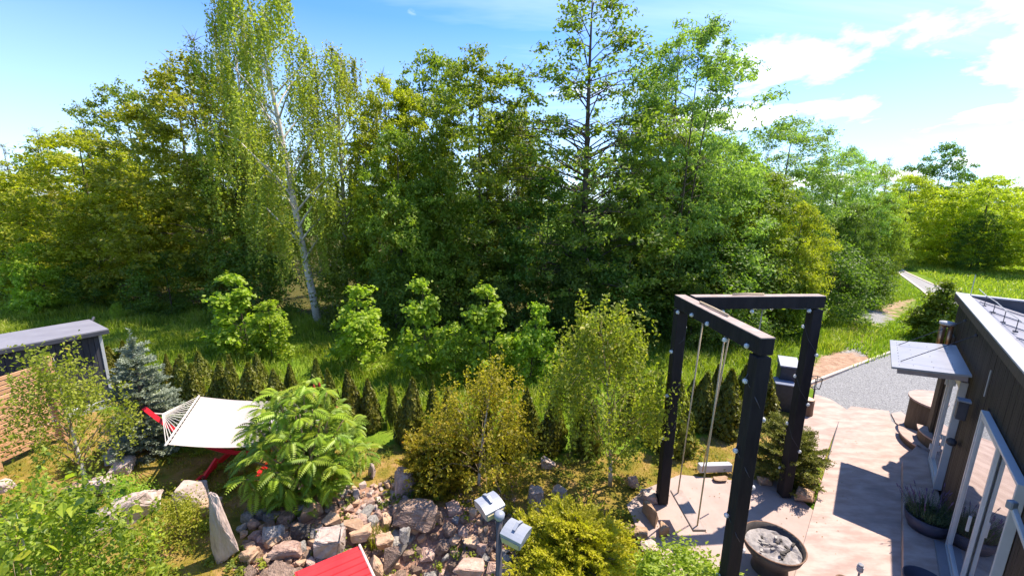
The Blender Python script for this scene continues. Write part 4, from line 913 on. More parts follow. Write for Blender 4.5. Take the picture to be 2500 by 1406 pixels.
rnd = random.Random(4)
def tree(px, py, Yd, ht0, kind, material, label, name='broadleaf_tree', cat='tree', wide=1., rz=None, group=None):
    """crown top seen at (px,py) for a trunk standing Yd metres ahead"""
    p = D(px, py, Yd); h = p[2]-GZ; sc = h/ht0
    return plant(name, stock[kind], (p[0], p[1], GZ-.05), rnd.uniform(0, 6.28) if rz is None else rz, (sc*wide, sc*wide, sc), label, cat, group, LM[material] if material else None)
T = [
 (-60, 400, 23, 9, 'round0', 'yellow', 'rounded yellow-green tree at the far left edge', 1.),
 (60, 430, 24, 9, 'round2', 'olive', 'low olive tree under the left treetops, next to the far left one', 1.0),
 (185, 325, 21, 9, 'round1', 'yellow', 'broad yellow-green tree, second of the front row from the left', 1.05),
 (315, 215, 25, 12, 'tall0', 'green', 'slim dark green treetop poking up left of the olive tree', .75),
 (300, 420, 21, 9, 'round2', 'olive', 'mid-height olive tree in front of the slim dark treetop', .95),
 (455, 150, 20.5, 12, 'tall1', 'olive', 'tall olive-green tree left of the white-trunked birch', 1.0),
 (560, 330, 19.5, 12, 'tall2', 'olivedark', 'shady olive tree just left of the birch trunk', .85),
 (945, 200, 19, 12, 'tall2', 'yellow', 'tall yellow-green tree right of the birches', .72),
 (1062, 128, 21, 12, 'tall0', 'green', 'tall green tree with a double top, its left spire', .72),
 (1172, 132, 18.5, 12, 'tall1', 'green', 'tall green tree right of the double-topped one', .82),
 (1240, 290, 20, 12, 'tall2', 'olivedark', 'dull olive tree filling the gap left of the sparse alder', .62),
 (970, 330, 17.6, 9, 'round0', 'green', 'leafy mid-height tree in front of the yellow-green one', .72),
 (1080, 420, 17.2, 9, 'round1', 'green', 'bushy green tree in the middle of the woodland edge', .72),
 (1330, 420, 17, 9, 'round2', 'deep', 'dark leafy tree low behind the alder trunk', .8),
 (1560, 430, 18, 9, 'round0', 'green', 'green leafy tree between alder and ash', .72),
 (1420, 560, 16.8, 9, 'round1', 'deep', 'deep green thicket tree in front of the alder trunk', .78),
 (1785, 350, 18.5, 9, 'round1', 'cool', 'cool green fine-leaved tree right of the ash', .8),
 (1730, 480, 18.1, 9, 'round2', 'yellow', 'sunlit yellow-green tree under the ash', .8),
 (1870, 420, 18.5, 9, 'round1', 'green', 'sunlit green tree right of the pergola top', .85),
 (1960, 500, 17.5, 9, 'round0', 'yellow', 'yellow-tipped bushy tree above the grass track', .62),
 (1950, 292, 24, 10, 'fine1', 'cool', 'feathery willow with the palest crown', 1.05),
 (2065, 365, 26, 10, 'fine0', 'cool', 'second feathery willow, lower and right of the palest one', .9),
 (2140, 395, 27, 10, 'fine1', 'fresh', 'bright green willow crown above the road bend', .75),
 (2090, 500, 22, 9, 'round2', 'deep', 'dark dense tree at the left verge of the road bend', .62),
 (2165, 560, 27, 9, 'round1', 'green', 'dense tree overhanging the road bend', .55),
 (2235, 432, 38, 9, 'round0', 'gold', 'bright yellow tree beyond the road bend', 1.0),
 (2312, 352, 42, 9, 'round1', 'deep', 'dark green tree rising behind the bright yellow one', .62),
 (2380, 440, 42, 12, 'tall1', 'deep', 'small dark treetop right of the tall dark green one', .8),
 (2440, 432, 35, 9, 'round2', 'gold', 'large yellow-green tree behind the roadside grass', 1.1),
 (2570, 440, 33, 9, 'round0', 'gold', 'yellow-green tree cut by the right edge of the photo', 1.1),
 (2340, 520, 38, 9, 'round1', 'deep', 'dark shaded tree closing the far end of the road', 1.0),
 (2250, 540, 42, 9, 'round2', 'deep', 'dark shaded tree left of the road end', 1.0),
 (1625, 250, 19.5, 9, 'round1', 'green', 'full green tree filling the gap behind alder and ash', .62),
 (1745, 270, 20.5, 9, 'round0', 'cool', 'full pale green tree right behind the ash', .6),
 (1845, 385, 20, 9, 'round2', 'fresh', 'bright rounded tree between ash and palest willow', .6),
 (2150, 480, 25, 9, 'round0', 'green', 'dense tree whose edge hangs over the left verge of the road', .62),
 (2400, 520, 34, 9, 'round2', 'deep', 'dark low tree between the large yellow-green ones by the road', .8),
]
for px, py, Yd, h0_, kd, mt, lab, wide in T: tree(px, py, Yd, h0_, kd, mt, lab, wide=wide*1.12)
for px, py, Yd, lab in ((180, 238, 29, 'thin bare-topped tree behind the second tree from the left'), (85, 300, 29, 'sparse pale treetop behind the left trees'), (0, 340, 29, 'sparse treetop at the left edge'), (455, 60, 22, 'sparse treetop left of the birch crown'), (410, 120, 24, 'thin sparse treetop left of the tall olive tree'), (925, 155, 24, 'sparse twiggy treetop right of the birches'), (1650, 75, 22, 'bare twigs of a tree behind the ash'), (1880, 350, 27, 'sparse pale treetop left of the palest willow'), (2170, 375, 34, 'thin treetop right of the bright green willow')):
    tree(px, py, Yd, 12, 'bare', 'olivedark', lab, 'sparse_tree', wide=.8)
# named specimens
p = G(778, 792); tp = D(672, -75, 17)
b0 = plant('birch_tree', stock['wbirch'], (p[0], p[1], GZ), R(0), (1.0, 1.0, .96), 'tall weeping birch with a leaning white trunk', 'tree')
p = D(800, 115, 19); plant('birch_tree', stock['wbirch2'], (p[0], 19, GZ), R(40), (1, 1, (p[2]-GZ)/12.5), 'smaller weeping birch close behind the tall one', 'tree')
p = D(570, -20, 20); plant('birch_tree', stock['wbirch2'], (p[0], 20, GZ), R(200), (.8, .8, (p[2]-GZ)/12.5), 'weeping birch left behind the tall one', 'tree')
p = D(1275, 250, 22); plant('birch_tree', stock['wbirch2'], (p[0], 22, GZ), R(120), (.7, .7, (p[2]-GZ)/12.5), 'thin weeping birch left of the sparse alder', 'tree')
p = D(1462, -50, 16.5); plant('alder_tree', stock['alder'], (p[0], 16.5, GZ), R(15), (1.02, 1.02, (p[2]-GZ)/14.5), 'tallest tree with a straight trunk and sparse airy top', 'tree')
p = D(1700, 75, 16.8); plant('ash_tree', stock['ash'], (p[0], 16.8, GZ), R(70), (.85, .85, (p[2]-GZ)/12.5), 'airy pale green ash with several thin stems', 'tree')
# far woodland closing the view: each row reads as one mass behind the front trees
Vs, Fs_, ts = [], [], []; off = 0; srcs = []
rg = np.random.default_rng(12)
def far_mass(pts, seed, m, hh, sz=.34):
    rg = np.random.default_rng(seed); Cs = []; Rs = []
    for (x, y, h) in pts:
        n = 55; t = rg.uniform(0, 1, n); a = rg.uniform(0, 6.28, n); r = 3.6*np.sin(np.pi*np.clip(t*.8+.15, 0, 1))*np.sqrt(rg.uniform(.3, 1, n))
        Cs.append(np.stack([x+r*np.cos(a), y+r*np.sin(a), .6+t*(h-1.2)], 1)); Rs.append(rg.uniform(.7, 1.3, n))
    V, Fc, tt = clumps_to_leaves(rg, np.concatenate(Cs), np.concatenate(Rs), 7, 6, sz, tl=.6)
    return mesh_np('far_woodland', V, [Fc], m, tt)
pts = []
for i, x in enumerate(np.arange(-70, 24, 4.6)):
    pts.append((x+rg.uniform(-1, 1), 31+rg.uniform(-2, 2)+abs(x)*.05, rg.uniform(7.2, 9.0)))
link('woodland', far_mass(pts, 5, LM['deep'], 9), kind='stuff', label='dark woodland mass behind the front trees', cat='woodland')
pts = [(x, 64+rg.uniform(-4, 4), rg.uniform(7.5, 10)) for x in np.arange(20, 120, 5)]+[(62+i*4, 55-i*3.5, rg.uniform(7, 9)) for i in range(12)]
link('woodland', far_mass(pts, 6, LM['green'], 9, .5), kind='stuff', label='distant woodland beyond the road on the right', cat='woodland')

# understory at the woodland edge
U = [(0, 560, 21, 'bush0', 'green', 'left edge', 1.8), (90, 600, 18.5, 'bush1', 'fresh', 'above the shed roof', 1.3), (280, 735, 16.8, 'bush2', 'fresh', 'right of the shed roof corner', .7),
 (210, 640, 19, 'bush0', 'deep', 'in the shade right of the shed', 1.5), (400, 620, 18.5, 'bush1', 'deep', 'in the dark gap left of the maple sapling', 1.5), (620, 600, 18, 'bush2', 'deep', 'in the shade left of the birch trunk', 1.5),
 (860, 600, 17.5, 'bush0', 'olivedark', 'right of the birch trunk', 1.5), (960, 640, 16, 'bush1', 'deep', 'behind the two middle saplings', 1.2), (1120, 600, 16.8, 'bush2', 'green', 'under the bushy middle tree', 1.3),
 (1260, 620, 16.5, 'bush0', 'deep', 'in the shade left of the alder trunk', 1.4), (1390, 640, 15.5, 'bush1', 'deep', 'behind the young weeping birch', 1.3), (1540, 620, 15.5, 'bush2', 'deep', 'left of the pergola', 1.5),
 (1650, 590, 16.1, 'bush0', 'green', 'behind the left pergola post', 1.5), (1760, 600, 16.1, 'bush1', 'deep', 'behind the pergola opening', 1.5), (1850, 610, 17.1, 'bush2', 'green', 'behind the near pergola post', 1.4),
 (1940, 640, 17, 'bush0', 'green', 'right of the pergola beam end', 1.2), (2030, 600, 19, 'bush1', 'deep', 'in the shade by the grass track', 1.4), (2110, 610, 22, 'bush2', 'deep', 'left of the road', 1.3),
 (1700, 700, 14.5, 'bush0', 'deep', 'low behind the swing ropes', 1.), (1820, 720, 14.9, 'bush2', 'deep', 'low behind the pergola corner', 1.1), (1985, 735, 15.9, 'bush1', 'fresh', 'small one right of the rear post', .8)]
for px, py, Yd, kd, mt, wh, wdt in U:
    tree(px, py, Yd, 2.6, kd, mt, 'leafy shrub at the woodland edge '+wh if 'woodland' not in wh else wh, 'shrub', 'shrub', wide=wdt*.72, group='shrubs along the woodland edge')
for px, py, Yd, kd, sc, lab in ((585, 668, 13.6, 'maple0', 1., 'bright green maple sapling in the meadow left of the birch foot'), (650, 740, 13.0, 'maple1', .9, 'lower bright sapling leaning right of the tall maple sapling'), (860, 705, 12.4, 'maple1', .95, 'rounded bright green sapling right of the birch foot'), (1035, 680, 11.9, 'maple0', .72, 'slim bright green sapling in the middle of the meadow edge'), (1110, 790, 11.2, 'maple1', .7, 'short bright sapling right of the slim one'), (1200, 695, 11.8, 'maple0', .85, 'bright feathery sapling left of the young weeping birch'), (1300, 745, 11.4, 'maple1', .75, 'bright sapling touching the top of the young weeping birch'), (70, 640, 17.5, 'maple0', .75, 'bright climber-like sapling above the shed roof')):
    tree(px, py, Yd, 3.6, kd, 'fresh', lab, 'maple_sapling', 'sapling', wide=sc*1.15)
p = G(2270, 835); plant('laurel_bush', trees_mesh('laurel', broad_tree(81, 2.45, .1, .98, ((0, .85), (.25, 1), (.5, .62), (.8, .22), (1, .05)), nc=100, twigs=13, per=9, size=.13, rc=(.25, .5), trunk_r=.05, bend=.1), LM['deep'], BARK), (p[0]+.35, p[1]+.05, GZ), 0, .97, 'dense pyramid-shaped bush beside the house corner and road', 'bush', material=LM['green'])
V = None
# ------------------------------------------------------------------ conifers
def cone_shrub(seed, h, r, n=2600, size=.05):
    rg = np.random.default_rng(seed); t = rg.uniform(0, 1, n)**1.25; a = rg.uniform(0, 6.28, n)
    rr = r*np.interp(t, [0, .12, .4, 1], [.75, 1, .82, .03])*(1+.12*np.sin(4*a+seed)+.1*np.sin(9*t+3*a))*np.sqrt(rg.uniform(.35, 1, n))
    P = np.stack([rr*np.cos(a), rr*np.sin(a), t*h], 1); Nm = np.stack([np.cos(a), np.sin(a), np.full(n, .2)], 1)
    V, Fc = leaf_quads(P, Nm, size*1.9, .42, rg, axis=np.array([[0, 0, 1.]])+Nm*.3, jit=.45)
    mb = MB(); mb.tube([(0, 0, -.05), (0, 0, h*.9)], [.03, .006], 5)
    return mesh_np('thuja', V, [Fc], LM['thuja'], np.repeat(rg.uniform(0, 1, n)*.6+.4*np.sin(a*3+t*8)**2, 4)), mb.mesh('stem', BARK), None
thj = [cone_shrub(i, 1.35, .27, 3200) for i in range(4)]
TH_ = [(250, 858), (268, 845), (290, 835), (400, 866), (418, 880), (437, 868), (461, 888), (485, 858), (525, 884), (553, 872), (600, 886), (627, 864), (668, 905), (704, 890), (762, 878), (806, 900), (855, 905), (898, 926), (958, 935), (995, 924), (1055, 930), (1100, 952), (1180, 962), (1240, 966), (1292, 945), (1350, 955), (1440, 950), (1540, 945), (1600, 940), (1662, 932), (1690, 925), (1718, 908), (1762, 892), (1785, 902), (1815, 890), (1868, 878)]
rnd = random.Random(8)
ORD = ['first', 'second', 'third', 'fourth', 'fifth', 'sixth', 'seventh', 'eighth', 'ninth']; seen = {}
for i, (px, py) in enumerate(TH_):
    h = rnd.uniform(1.0, 1.62); p = G(px, py, h+GZ); where = 'behind the blue spruce' if px < 450 else 'behind the hammock' if px < 720 else 'behind the sumac' if px < 930 else 'right of the sumac' if px < 1120 else 'behind the orange-tinged bush' if px < 1360 else 'behind the young weeping birch' if px < 1640 else 'seen through the pergola' 
    seen[where] = seen.get(where, 0)+1; od = ORD[seen[where]-1]
    sc = h/1.35; wd_ = rnd.uniform(.85, 1.5)
    plant('thuja_shrub', thj[i % 4], (p[0], p[1], GZ), (rnd.uniform(-.07, .07), rnd.uniform(-.07, .07), rnd.uniform(0, 6.28)), (sc*wd_, sc*wd_, sc), 'brownish cone-shaped hedge thuja '+where+', '+od+' from the left there', 'thuja', 'thuja cones in the hedge row', parts=('stem', 'branches', 'foliage'))
def shoots_plant(seed, h, r, lm, levels=16, arms=9, side=5, shoot=.2, needle=.05, prof=((0, 1), (1, .05)), rise=.15, per=26, asp=.16, tip=None):
    rg = np.random.default_rng(seed); pf = prof_fn(prof); S, E, base = [], [], MB()
    base.tube([(0, 0, -.05), (0, 0, h)], [.05, .01], 6)
    for l in range(levels):
        t = (l+.4)/levels; rr = r*pf(t)
        for k in range(max(3, int(arms*(.5+.5*pf(t))))):
            a = rg.uniform(0, 6.28); L_ = rr*rg.uniform(.7, 1.1); z0 = t*h*.93+rg.uniform(-.5, .5)*h/levels
            d = np.array([math.cos(a), math.sin(a), rise+.5*t]); p0 = np.array([0, 0, z0]); p1 = p0+d*L_+[0, 0, -.10*L_]
            base.tube([p0, p1], [.012, .004], 3, False)
            for m_ in range(max(2, int(side*L_/r*2)+1)):
                f = rg.uniform(.25, 1.); s = p0+(p1-p0)*f; sg = rg.choice([-1, 1]); dd = d*[1, 1, .5]+sg*np.array([-d[1], d[0], 0])*rg.uniform(.3, 1)+[0, 0, rg.uniform(-.1, .35)]
                dd /= np.linalg.norm(dd); S.append(s); E.append(s+dd*shoot*rg.uniform(.6, 1.2))
            S.append(p1-d*shoot*.5); E.append(p1+d*shoot*.5)
    for k in range(5):
        a = rg.uniform(0, 6.28); S.append([0, 0, h*.93]); E.append([.07*math.cos(a), .07*math.sin(a), h*1.02])
    S.append([0, 0, h*.9]); E.append([0, 0, h*1.10]); S = np.array(S); E = np.array(E); n = len(S)
    u = np.tile(np.linspace(0, 1, per), n)[:, None]; P = np.repeat(S, per, 0)*(1-u)+np.repeat(E, per, 0)*u
    ax = np.repeat((E-S)/np.linalg.norm(E-S, axis=1)[:, None], per, 0); rad = unit(rg, n*per); rad -= (rad*ax).sum(1)[:, None]*ax; rad /= np.linalg.norm(rad, axis=1)[:, None]+1e-9
    V, Fc = leaf_quads(P+rad*needle*.35, np.cross(ax, rad), needle, asp*1.6, rg, axis=rad+ax*1.1, jit=.2)
    tt = np.repeat(rg.uniform(0, 1, n), per)*.6+.4*u[:, 0]
    return mesh_np('needles', V, [Fc], lm, np.repeat(tt, 4)), base.mesh('trunk', BARK), None
# spruce: position by foot and height
p = G(352, 1105); sp_h = 2.45
plant('blue_spruce', shoots_plant(2, sp_h, .68, LM['spruce'], 15, 12, 6, .24, .066, ((0, .75), (.2, 1), (1, .06)), .05, 34, .24), (p[0], p[1]+.15, GZ), 0, 1, 'blue-grey young spruce left of the hammock', 'spruce', parts=('trunk', 'branches', 'needles'))
p = G(1905, 1160); plant('dwarf_spruce', shoots_plant(4, 1.15, .70, LM['rustspruce'], 11, 13, 8, .18, .05, ((0, .8), (.4, 1), (1, .3)), .2, 26, .2), (p[0], p[1], GZ), 0, 1, 'bushy dwarf spruce behind the right pergola posts', 'spruce', parts=('trunk', 'branches', 'needles'))
p = G(1398, 1405); plant('golden_cypress', shoots_plant(7, 1.02, .82, LM['cypress'], 10, 15, 9, .32, .055, ((0, 1), (.3, .88), (.6, .5), (1, .08)), .30, 30, .30), (p[0], p[1], GZ), 0, 1, 'bright golden conifer shrub between floodlight and patio', 'conifer', parts=('trunk', 'branches', 'foliage'))
p = G(1060, 1180); plant('juniper_bush', shoots_plant(9, .95, .72, LM['orange'], 9, 14, 8, .20, .05, ((0, .8), (.4, 1), (1, .3)), .3, 28, .3), (p[0]+.1, p[1]+.15, GZ), 0, 1, 'low orange-tinged juniper beside the big pinkish boulder', 'juniper', parts=('trunk', 'branches', 'foliage'))
p = G(312, 1238); plant('green_shrub', trees_mesh('gs', broad_tree(91, .75, 0, .36, PR_cone, nc=36, twigs=9, per=8, size=.045, rc=(.08, .16), trunk_r=.015, limbs=8, bend=.02), LM['fresh'], BARK), (p[0], p[1], GZ), 0, .75, 'small bright green pyramid shrub between the pale stones', 'shrub')
p = G(440, 1310); plant('green_shrub', trees_mesh('gs', broad_tree(92, .8, 0, .42, PR_cone, nc=40, twigs=10, per=9, size=.04, rc=(.08, .18), trunk_r=.015, limbs=8, bend=.02), LM['olive'], BARK), (p[0], p[1], GZ), 0, 1, 'olive conical shrub left of the tall standing stone', 'shrub')
p = G(1660, 1440); plant('green_shrub', trees_mesh('gs', broad_tree(93, .75, 0, .60, PR_skirt, nc=60, twigs=10, per=9, size=.06, rc=(.1, .2), trunk_r=.015, limbs=8, bend=.02), LM['fresh'], BARK), (p[0], p[1]-.15, GZ), 0, (1.25, .9, .8), 'fresh green low bush at the patio edge by the near post', 'shrub')
# ------------------------------------------------------------------ young weeping birches in the garden
def heart_leaf(sz):
    V = np.array([(0, 0, 0), (.30, .28, .03), (.34, .50, .05), (.16, .80, .02), (0, 1.08, -.06), (-.16, .80, .02), (-.34, .50, .05), (-.30, .28, .03), (0, .5, -.03)])*sz
    return MB().add(V, [(0, 1, 2, 8), (8, 2, 3, 4), (8, 4, 5, 6), (0, 8, 6, 7)])
def young_birch(seed, h, rad, lm, ns=300, per=26, size=.055, smax=1.1, lean=0, tr=.03, h0=.25, big=0, bigsz=.07, prof=((0, .8), (.35, 1), (.7, .7), (1, .2))):
    d = weeping_birch(seed, h, rad, h0, lean, ns, per, size, .25, smax, tr, prof)
    m3 = trees_mesh('young_birch', d, lm, BIRCHBARK, TWIG)
    return m3, d
def add_big_leaves(root, d, n, sz, lm, seed, zmin=0, sel=None):
    rg = np.random.default_rng(seed); V = d[0].reshape(-1, 4, 3).mean(1); V = V[V[:, 2] > zmin]
    if sel is not None: V = V[sel(V)]
    vs = []
    for k in range(3):
        mb = heart_leaf(sz*(.8+.25*k)); mb.t = [np.full(9, (.0, .5, .95)[k])]; vs.append(mb.mesh('leaf', lm))
    idx = rg.permutation(len(V))[:n]
    for i in idx:
        link('leaf', vs[rg.integers(3)], root, V[i]+rg.normal(0, .04, 3), (rg.uniform(-1.1, .6)-.6, rg.uniform(-.7, .7), rg.uniform(0, 6.28)))
p = G(1490, 1178); hb_ = 3.35
m3, d = young_birch(21, hb_, 1.55, LM['sapling'], 520, 26, .07, .8, -.25, .04, .36, prof=((0, .8), (.3, 1), (.6, .72), (.85, .4), (1, .12)))
yb = plant('young_birch', m3, (p[0], p[1], GZ), 0, 1, 'young weeping birch with yellow-green leaves left of the pergola', 'young birch', parts=('trunk', 'branches', 'foliage'))
add_big_leaves(yb, d, 200, .095, LM['sapling'], 3, 2.2)
p = G(1168, 1185)
m3, d = young_birch(25, 2.15, 1.25, LM['orange'], 480, 20, .062, .6, .1, .035, .12, prof=((0, .8), (.35, 1), (.7, .75), (1, .25)))
yb = plant('young_birch', m3, (p[0], p[1]+.1, GZ), 0, 1, 'low weeping bush with orange-tinged leaves behind the juniper', 'weeping bush', parts=('trunk', 'branches', 'foliage'))
p = G(222, 1225)
m3, d = young_birch(29, 2.75, .78, LM['sapling'], 240, 22, .058, .7, -.05, .04, .42)
yb = plant('young_birch', m3, (p[0], p[1], GZ), 0, 1, 'slim young birch in front of the shed and the slat fence', 'young birch', parts=('trunk', 'branches', 'foliage'))
add_big_leaves(yb, d, 50, .07, LM['sapling'], 5, 1.2)
# nearest birch at lower left
p = G(60, 1500)
m3, d = young_birch(33, 1.9, 1.30, LM['near'], 480, 24, .062, .8, 0, .04, .25)
yb = plant('young_birch', m3, (-5.35, 3.75, GZ), 0, 1.05, 'nearest leafy birch filling the lower left corner', 'young birch', parts=('trunk', 'branches', 'foliage'))
add_big_leaves(yb, d, 295, .115, LM['near'], 6, .8)
m3, d = young_birch(35, 1.5, 1.1, LM['near'], 320, 24, .05, .7, 0, .03, .2)
yb = plant('young_birch', m3, (-3.3, 4.0, GZ), 0, (1, .8, .8), 'low birch growth left of the red slatted seat', 'young birch', parts=('trunk', 'branches', 'foliage'))
yb.location = (-3.8, 3.1, GZ); yb.scale = (.85, .8, .6)
# ------------------------------------------------------------------ staghorn sumac
def frond(L_, seed, npair=11):
    rg = np.random.default_rng(seed); mb = MB(); pts = [(0, t*L_, .18*L_*math.sin(t*2.2)-.30*L_*t*t) for t in np.linspace(0, 1, 5)]
    V = []; Fc = []
    for i in range(npair):
        t = .12+.86*i/(npair-1); y = t*L_; z = .18*L_*math.sin(t*2.2)-.30*L_*t*t; ll = L_*.30*math.sin(math.pi*(.16+.78*t))**.8; wd_ = ll*.20
        for sg in (-1, 1):
            b = len(V); V += [(0, y-wd_*.4, z), (sg*ll*.45, y-wd_+ll*.16, z+.01), (sg*ll, y+ll*.42, z-.22*ll), (sg*ll*.45, y+wd_+ll*.16, z+.01)]; Fc.append((b, b+1, b+2, b+3) if sg > 0 else (b+3, b+2, b+1, b))
    mb.add(V, Fc, .3+.25*(seed % 3)); mb.tube(pts, [.006, .005, .004, .003, .002], 3, False); return mb
fr_ = [frond(.46, i).mesh('leaf', LM['sumac']) for i in range(3)]
p = G(735, 1235); base = np.array([p[0], p[1]+.25, GZ])
su = thing('sumac_shrub', 'large bright green sumac shrub with feathery leaves by the hammock', 'shrub', base)
rg = np.random.default_rng(31); mb = MB(); tips = []
for i in range(46):
    a = i*2.399; f = math.sqrt((i+.5)/46); r = .98*f; z = (1.78+rg.uniform(-.16, .12))*(1-.74*f**2.4)+.30
    tip = np.array([r*math.cos(a)*1.08, r*math.sin(a)*.9, z]); k0 = np.array([.15*math.cos(a), .15*math.sin(a), .1]); mb.tube([k0*0, k0+[0, 0, .25], tip*.6+[0, 0, .15], tip], [.03, .024, .016, .009], 5); tips.append(tip)
mb.build('stems', TWIG, su, True)
nl = 0
for i, tip in enumerate(tips):
    kk = 7 if i > 6 else 6
    for k in range(kk):
        if nl >= 298: break
        a = k*6.283/kk+rg.uniform(-.3, .3); out = math.atan2(tip[1], tip[0]); el = rg.uniform(-.85, .25)
        link('leaf', fr_[rg.integers(3)], su, tip+[0, 0, rg.uniform(-.08, .06)], (el, rg.uniform(-.25, .25), a), rg.uniform(.52, .82)); nl += 1
mbf = MB(); Vv = [np.array([v.co[:] for v in f_.vertices]) for f_ in fr_]; Ff = [[tuple(q.vertices) for q in f_.polygons] for f_ in fr_]
for i in range(430):
    t_ = tips[rg.integers(len(tips))]*rg.uniform(.45, .97)+[0, 0, -rg.uniform(.05, .4)]; t_[2] = max(.12, t_[2])
    a = rg.uniform(0, 6.28); j = int(rg.integers(3)); Mx = (Matrix.Rotation(a, 3, 'Z') @ Matrix.Rotation(rg.uniform(-1.1, .1), 3, 'X')); Mx = np.array([[x for x in row] for row in Mx])
    mbf.add(Vv[j]*rg.uniform(.5, .78)@Mx.T+t_, Ff[j], rg.uniform(0, 1))
mbf.build('foliage', LM['sumac'], su, kind='stuff')
for i in range(5):
    t_ = tips[i*8+3]; MB().lathe(t_, [(.001, -.02), (.028, .0), (.022, .08), (.001, .13)], 8).build('seed_head', surf('sumac_red', (.25, .02, .02), (.40, .05, .03), bump=.3), su, True)

# ------------------------------------------------------------------ grasses
def blades(P, ln, wd_, rg, lean=.35, tint=None, clump=None):
    n = len(P); a = rg.uniform(0, 6.28, n); le = rg.uniform(.05, lean, n); dx = np.stack([np.cos(a), np.sin(a), np.zeros(n)], 1)
    b = rg.uniform(0, 6.28, n); sdv_ = np.stack([np.cos(b), np.sin(b), np.zeros(n)], 1)*(wd_*.5)[:, None] if np.ndim(wd_) else np.stack([np.cos(b), np.sin(b), np.zeros(n)], 1)*wd_*.5
    up_ = np.array([0, 0, 1.]); m_ = P+up_*(ln*.55)[:, None]+dx*(ln*le*.4)[:, None]; t_ = P+up_*(ln*.95*np.cos(le))[:, None]+dx*(ln*le*1.3)[:, None]
    V = np.stack([P-sdv_, P+sdv_, m_+sdv_*.8, m_-sdv_*.8, t_], 1).reshape(-1, 3); k = np.arange(n)*5
    q4 = np.stack([k, k+1, k+2, k+3], 1); t3 = np.stack([k+3, k+2, k+4], 1)
    return V, [q4, t3], np.repeat(tint if tint is not None else rg.uniform(0, 1, n), 5)
def scatter(rg, x0, x1, y0, y1, n, poly=None, avoid=()):
    P = np.stack([rg.uniform(x0, x1, n), rg.uniform(y0, y1, n)], 1); ok = np.ones(n, bool)
    if poly is not None: ok &= inpoly(P[:, 0], P[:, 1], poly)
    for a in avoid: ok &= ~inpoly(P[:, 0], P[:, 1], a)
    P = P[ok]; return np.concatenate([P, hgt(P[:, 0], P[:, 1])[:, None]], 1)
hedge_line = [G(x, y)[:2] for x, y in ((-400, 900), (240, 965), (640, 1015), (1060, 1060), (1500, 1060), (1900, 960), (1960, 960))]
meadow_poly = hedge_line+[G(x, y)[:2] for x, y in ((2000, 915), (2060, 850), (2120, 790), (2130, 740), (2060, 700))]+[(10, 17), (0, 16), (-10, 18), (-18, 20), (-26, 20), (-26, 12)]
rg = np.random.default_rng(41)
P = scatter(rg, -26, 16, 7, 21, 330000, meadow_poly, (P_([(2005, 865), (2085, 850), (2130, 875), (2010, 925), (1930, 965)]),))
dn = np.sin(P[:, 0]*1.7+np.sin(P[:, 1]*2.1))*np.sin(P[:, 1]*1.9+1.3*np.sin(P[:, 0]*.9)); P = P[rg.uniform(0, 1, len(P)) < .45+.35*dn]
dn = np.sin(P[:, 0]*1.7+np.sin(P[:, 1]*2.1))*np.sin(P[:, 1]*1.9+1.3*np.sin(P[:, 0]*.9))
near = np.clip((12-P[:, 1])/3, 0, 1)
V, Fl, tt = blades(P, rg.uniform(.16, .42, len(P))*(1+.35*dn), .022, rg, .7, np.clip(.52+.3*dn+rg.normal(0, .25, len(P)), 0, 1))
link('meadow_grass', mesh_np('meadow_grass', V, Fl, LM['grass'], tt), kind='stuff', label='tall bright green meadow grass behind the hedge row', cat='grass')
# short patchy grass and ground plants inside the garden and beside the track
P1 = scatter(rg, -11, 8, 3, 12, 90000, garden_poly, (bedpoly, patio_poly, [tuple(x) for x in pp]))
pat = np.sin(P1[:, 0]*2.3+2*np.sin(P1[:, 1]*1.3))*np.sin(P1[:, 1]*2.9+P1[:, 0]); P1 = P1[rg.uniform(-1, 1, len(P1)) < pat*.9+.0]
V, Fl, tt = blades(P1, rg.uniform(.02, .075, len(P1)), .012, rg, .9)
link('lawn_grass', mesh_np('lawn_grass', V, Fl, LM['orange'], tt*.8), kind='stuff', label='short dry patchy grass among the garden plants', cat='grass')
ver = P_([(2000, 925), (2060, 850), (2130, 760), (2150, 700), (2190, 672), (2290, 745), (2330, 780), (2330, 860), (2180, 862)])
P2 = scatter(rg, 8, 34, 10, 36, 200000, ver, (gp2, dirt_poly, P_([(2150, 745), (2240, 725), (2235, 745), (2175, 790)])))
V, Fl, tt = blades(P2, rg.uniform(.06, .30, len(P2)), .03, rg, .7)
link('verge_grass', mesh_np('verge_grass', V, Fl, LM['grass'], tt), kind='stuff', label='rough grass beside the track and the gravel', cat='grass')
far_v = [(ra[0][0]+.4, ra[0][1]), (60, 26), (64, 48), (40, 44), (ra[-2][0]+1.2, ra[-2][1]+.5), (ra[1][0]+.5, ra[1][1])]
P3 = scatter(rg, 18, 64, 14, 50, 90000, far_v)
V, Fl, tt = blades(P3, rg.uniform(.15, .45, len(P3)), .06, rg, .6)
link('roadside_grass', mesh_np('roadside_grass', V, Fl, LM['grass'], np.clip(tt*.6+.45, 0, 1)), kind='stuff', label='yellow-green grass on the far side of the road', cat='grass')
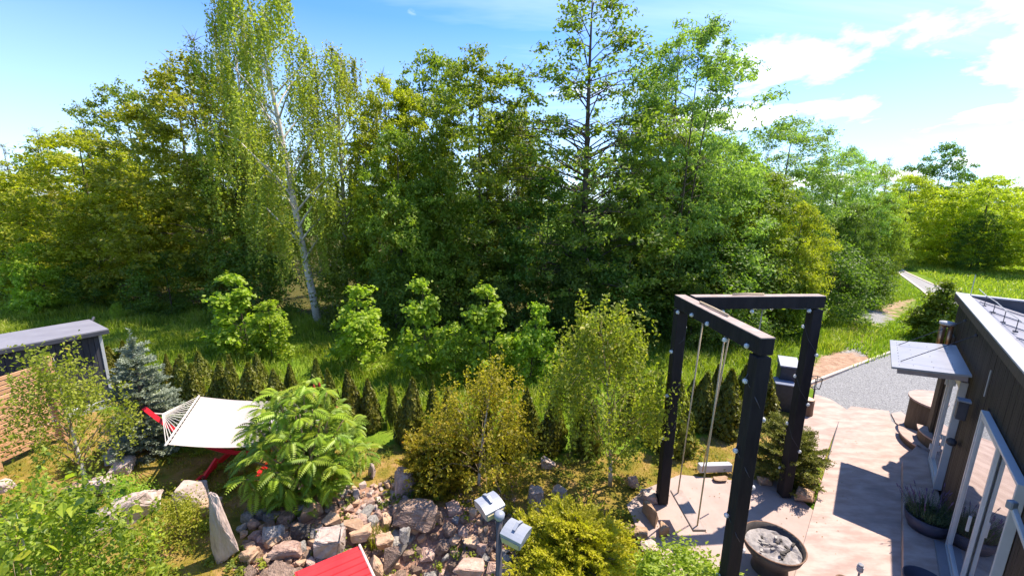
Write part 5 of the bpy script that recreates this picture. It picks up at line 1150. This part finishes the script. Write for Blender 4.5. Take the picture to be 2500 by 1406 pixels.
# reed tuft in the rocks
def tuft(px, py, n, r, ln, lab, m='sapling', name='grass_tuft'):
    c = G(px, py); rg = np.random.default_rng(int(px)); a = rg.uniform(0, 6.28, n); rr = r*np.sqrt(rg.uniform(0, 1, n))
    z = float(hgt(np.array(c[0]), np.array(c[1]))); V, Fl, tt = blades(np.stack([rr*np.cos(a), rr*np.sin(a), np.zeros(n)], 1), rg.uniform(.4, 1, n)*ln, .012, rg, .5)
    link(name, mesh_np(name, V, Fl, LM[m], tt), None, (c[0], c[1], z), label=lab, cat='grass tuft')
tuft(925, 1300, 330, .16, .42, 'tall yellow-green grass tuft among the rocks')
tuft(1040, 1402, 120, .12, .35, 'green reeds at the dark pond hollow', 'fresh')
tuft(925, 1385, 60, .06, .30, 'thin grass growing left of the split block', 'fresh')
tuft(1115, 1310, 90, .1, .16, 'small green weed above the pond hollow', 'fresh')
tuft(455, 1255, 60, .10, .28, 'dry grass tuft beneath the rough pale boulder', 'sapling')
tuft(765, 1350, 50, .06, .14, 'small weed beside the square white-topped block', 'sapling')
# pebbles near the lower edge: countless, one object
rg = np.random.default_rng(3); V = []; Fs = []; mbp = MB()
base_h = hull(301, 8, .2, .2); bv = np.array([x.co[:] for x in base_h.vertices]); bf = [tuple(f.vertices) for f in base_h.polygons]
for i in range(520):
    c = G(rg.uniform(600, 740), rg.uniform(1345, 1420)) if i < 300 else G(rg.uniform(1100, 1260), rg.uniform(1180, 1330)); s_ = rg.uniform(.02, .055)
    mbp.add(bv*s_+[c[0], c[1], float(hgt(np.array(c[0]), np.array(c[1])))+.004], bf)
mbp.build('pebbles', STONES['pink'], None, kind='stuff', label='loose reddish pebbles and bark bits at the pond edge', cat='pebbles')

# fallen leaves on the paving: countless, one object
rg = np.random.default_rng(91); n = 900; P = np.stack([rg.uniform(2.2, 9, n), rg.uniform(3.5, 10.5, n)], 1)
ok = inpoly(P[:, 0], P[:, 1], patio_poly) & ((np.sin(P[:, 0]*2.2)*np.sin(P[:, 1]*2.9) > .1) | (rg.uniform(0, 1, n) < .2)); P = P[ok]
onp = inpoly(P[:, 0], P[:, 1], [tuple(x) for x in pp]); P = np.concatenate([P, np.where(onp, .006, -.042)[:, None]], 1)
V, Fc = leaf_quads(P, np.array([0, 0, 3.]), .028, .6, rg, jit=.3)
link('fallen_leaves', mesh_np('fallen_leaves', V, [Fc], surf('dead_leaf', (.16, .10, .05), (.34, .24, .10), bump=0)), kind='stuff', label='small fallen leaves and debris on the pale paving', cat='leaf litter')

# low weeds and seedlings between the stones and plants: countless, one object
rg = np.random.default_rng(95); P = scatter(rg, -9, 4.5, 3.2, 9.5, 900, garden_poly, (patio_poly, [tuple(x) for x in pp])); P = P[:330]
V, Fc, tt = clumps_to_leaves(rg, P+[0, 0, .05], rg.uniform(.06, .17, len(P)), 6, 8, .05, tl=.10, up=.8)
link('low_weeds', mesh_np('low_weeds', V, [Fc], LM['near'], tt), kind='stuff', label='low leafy weeds scattered over the dry garden ground', cat='weeds')
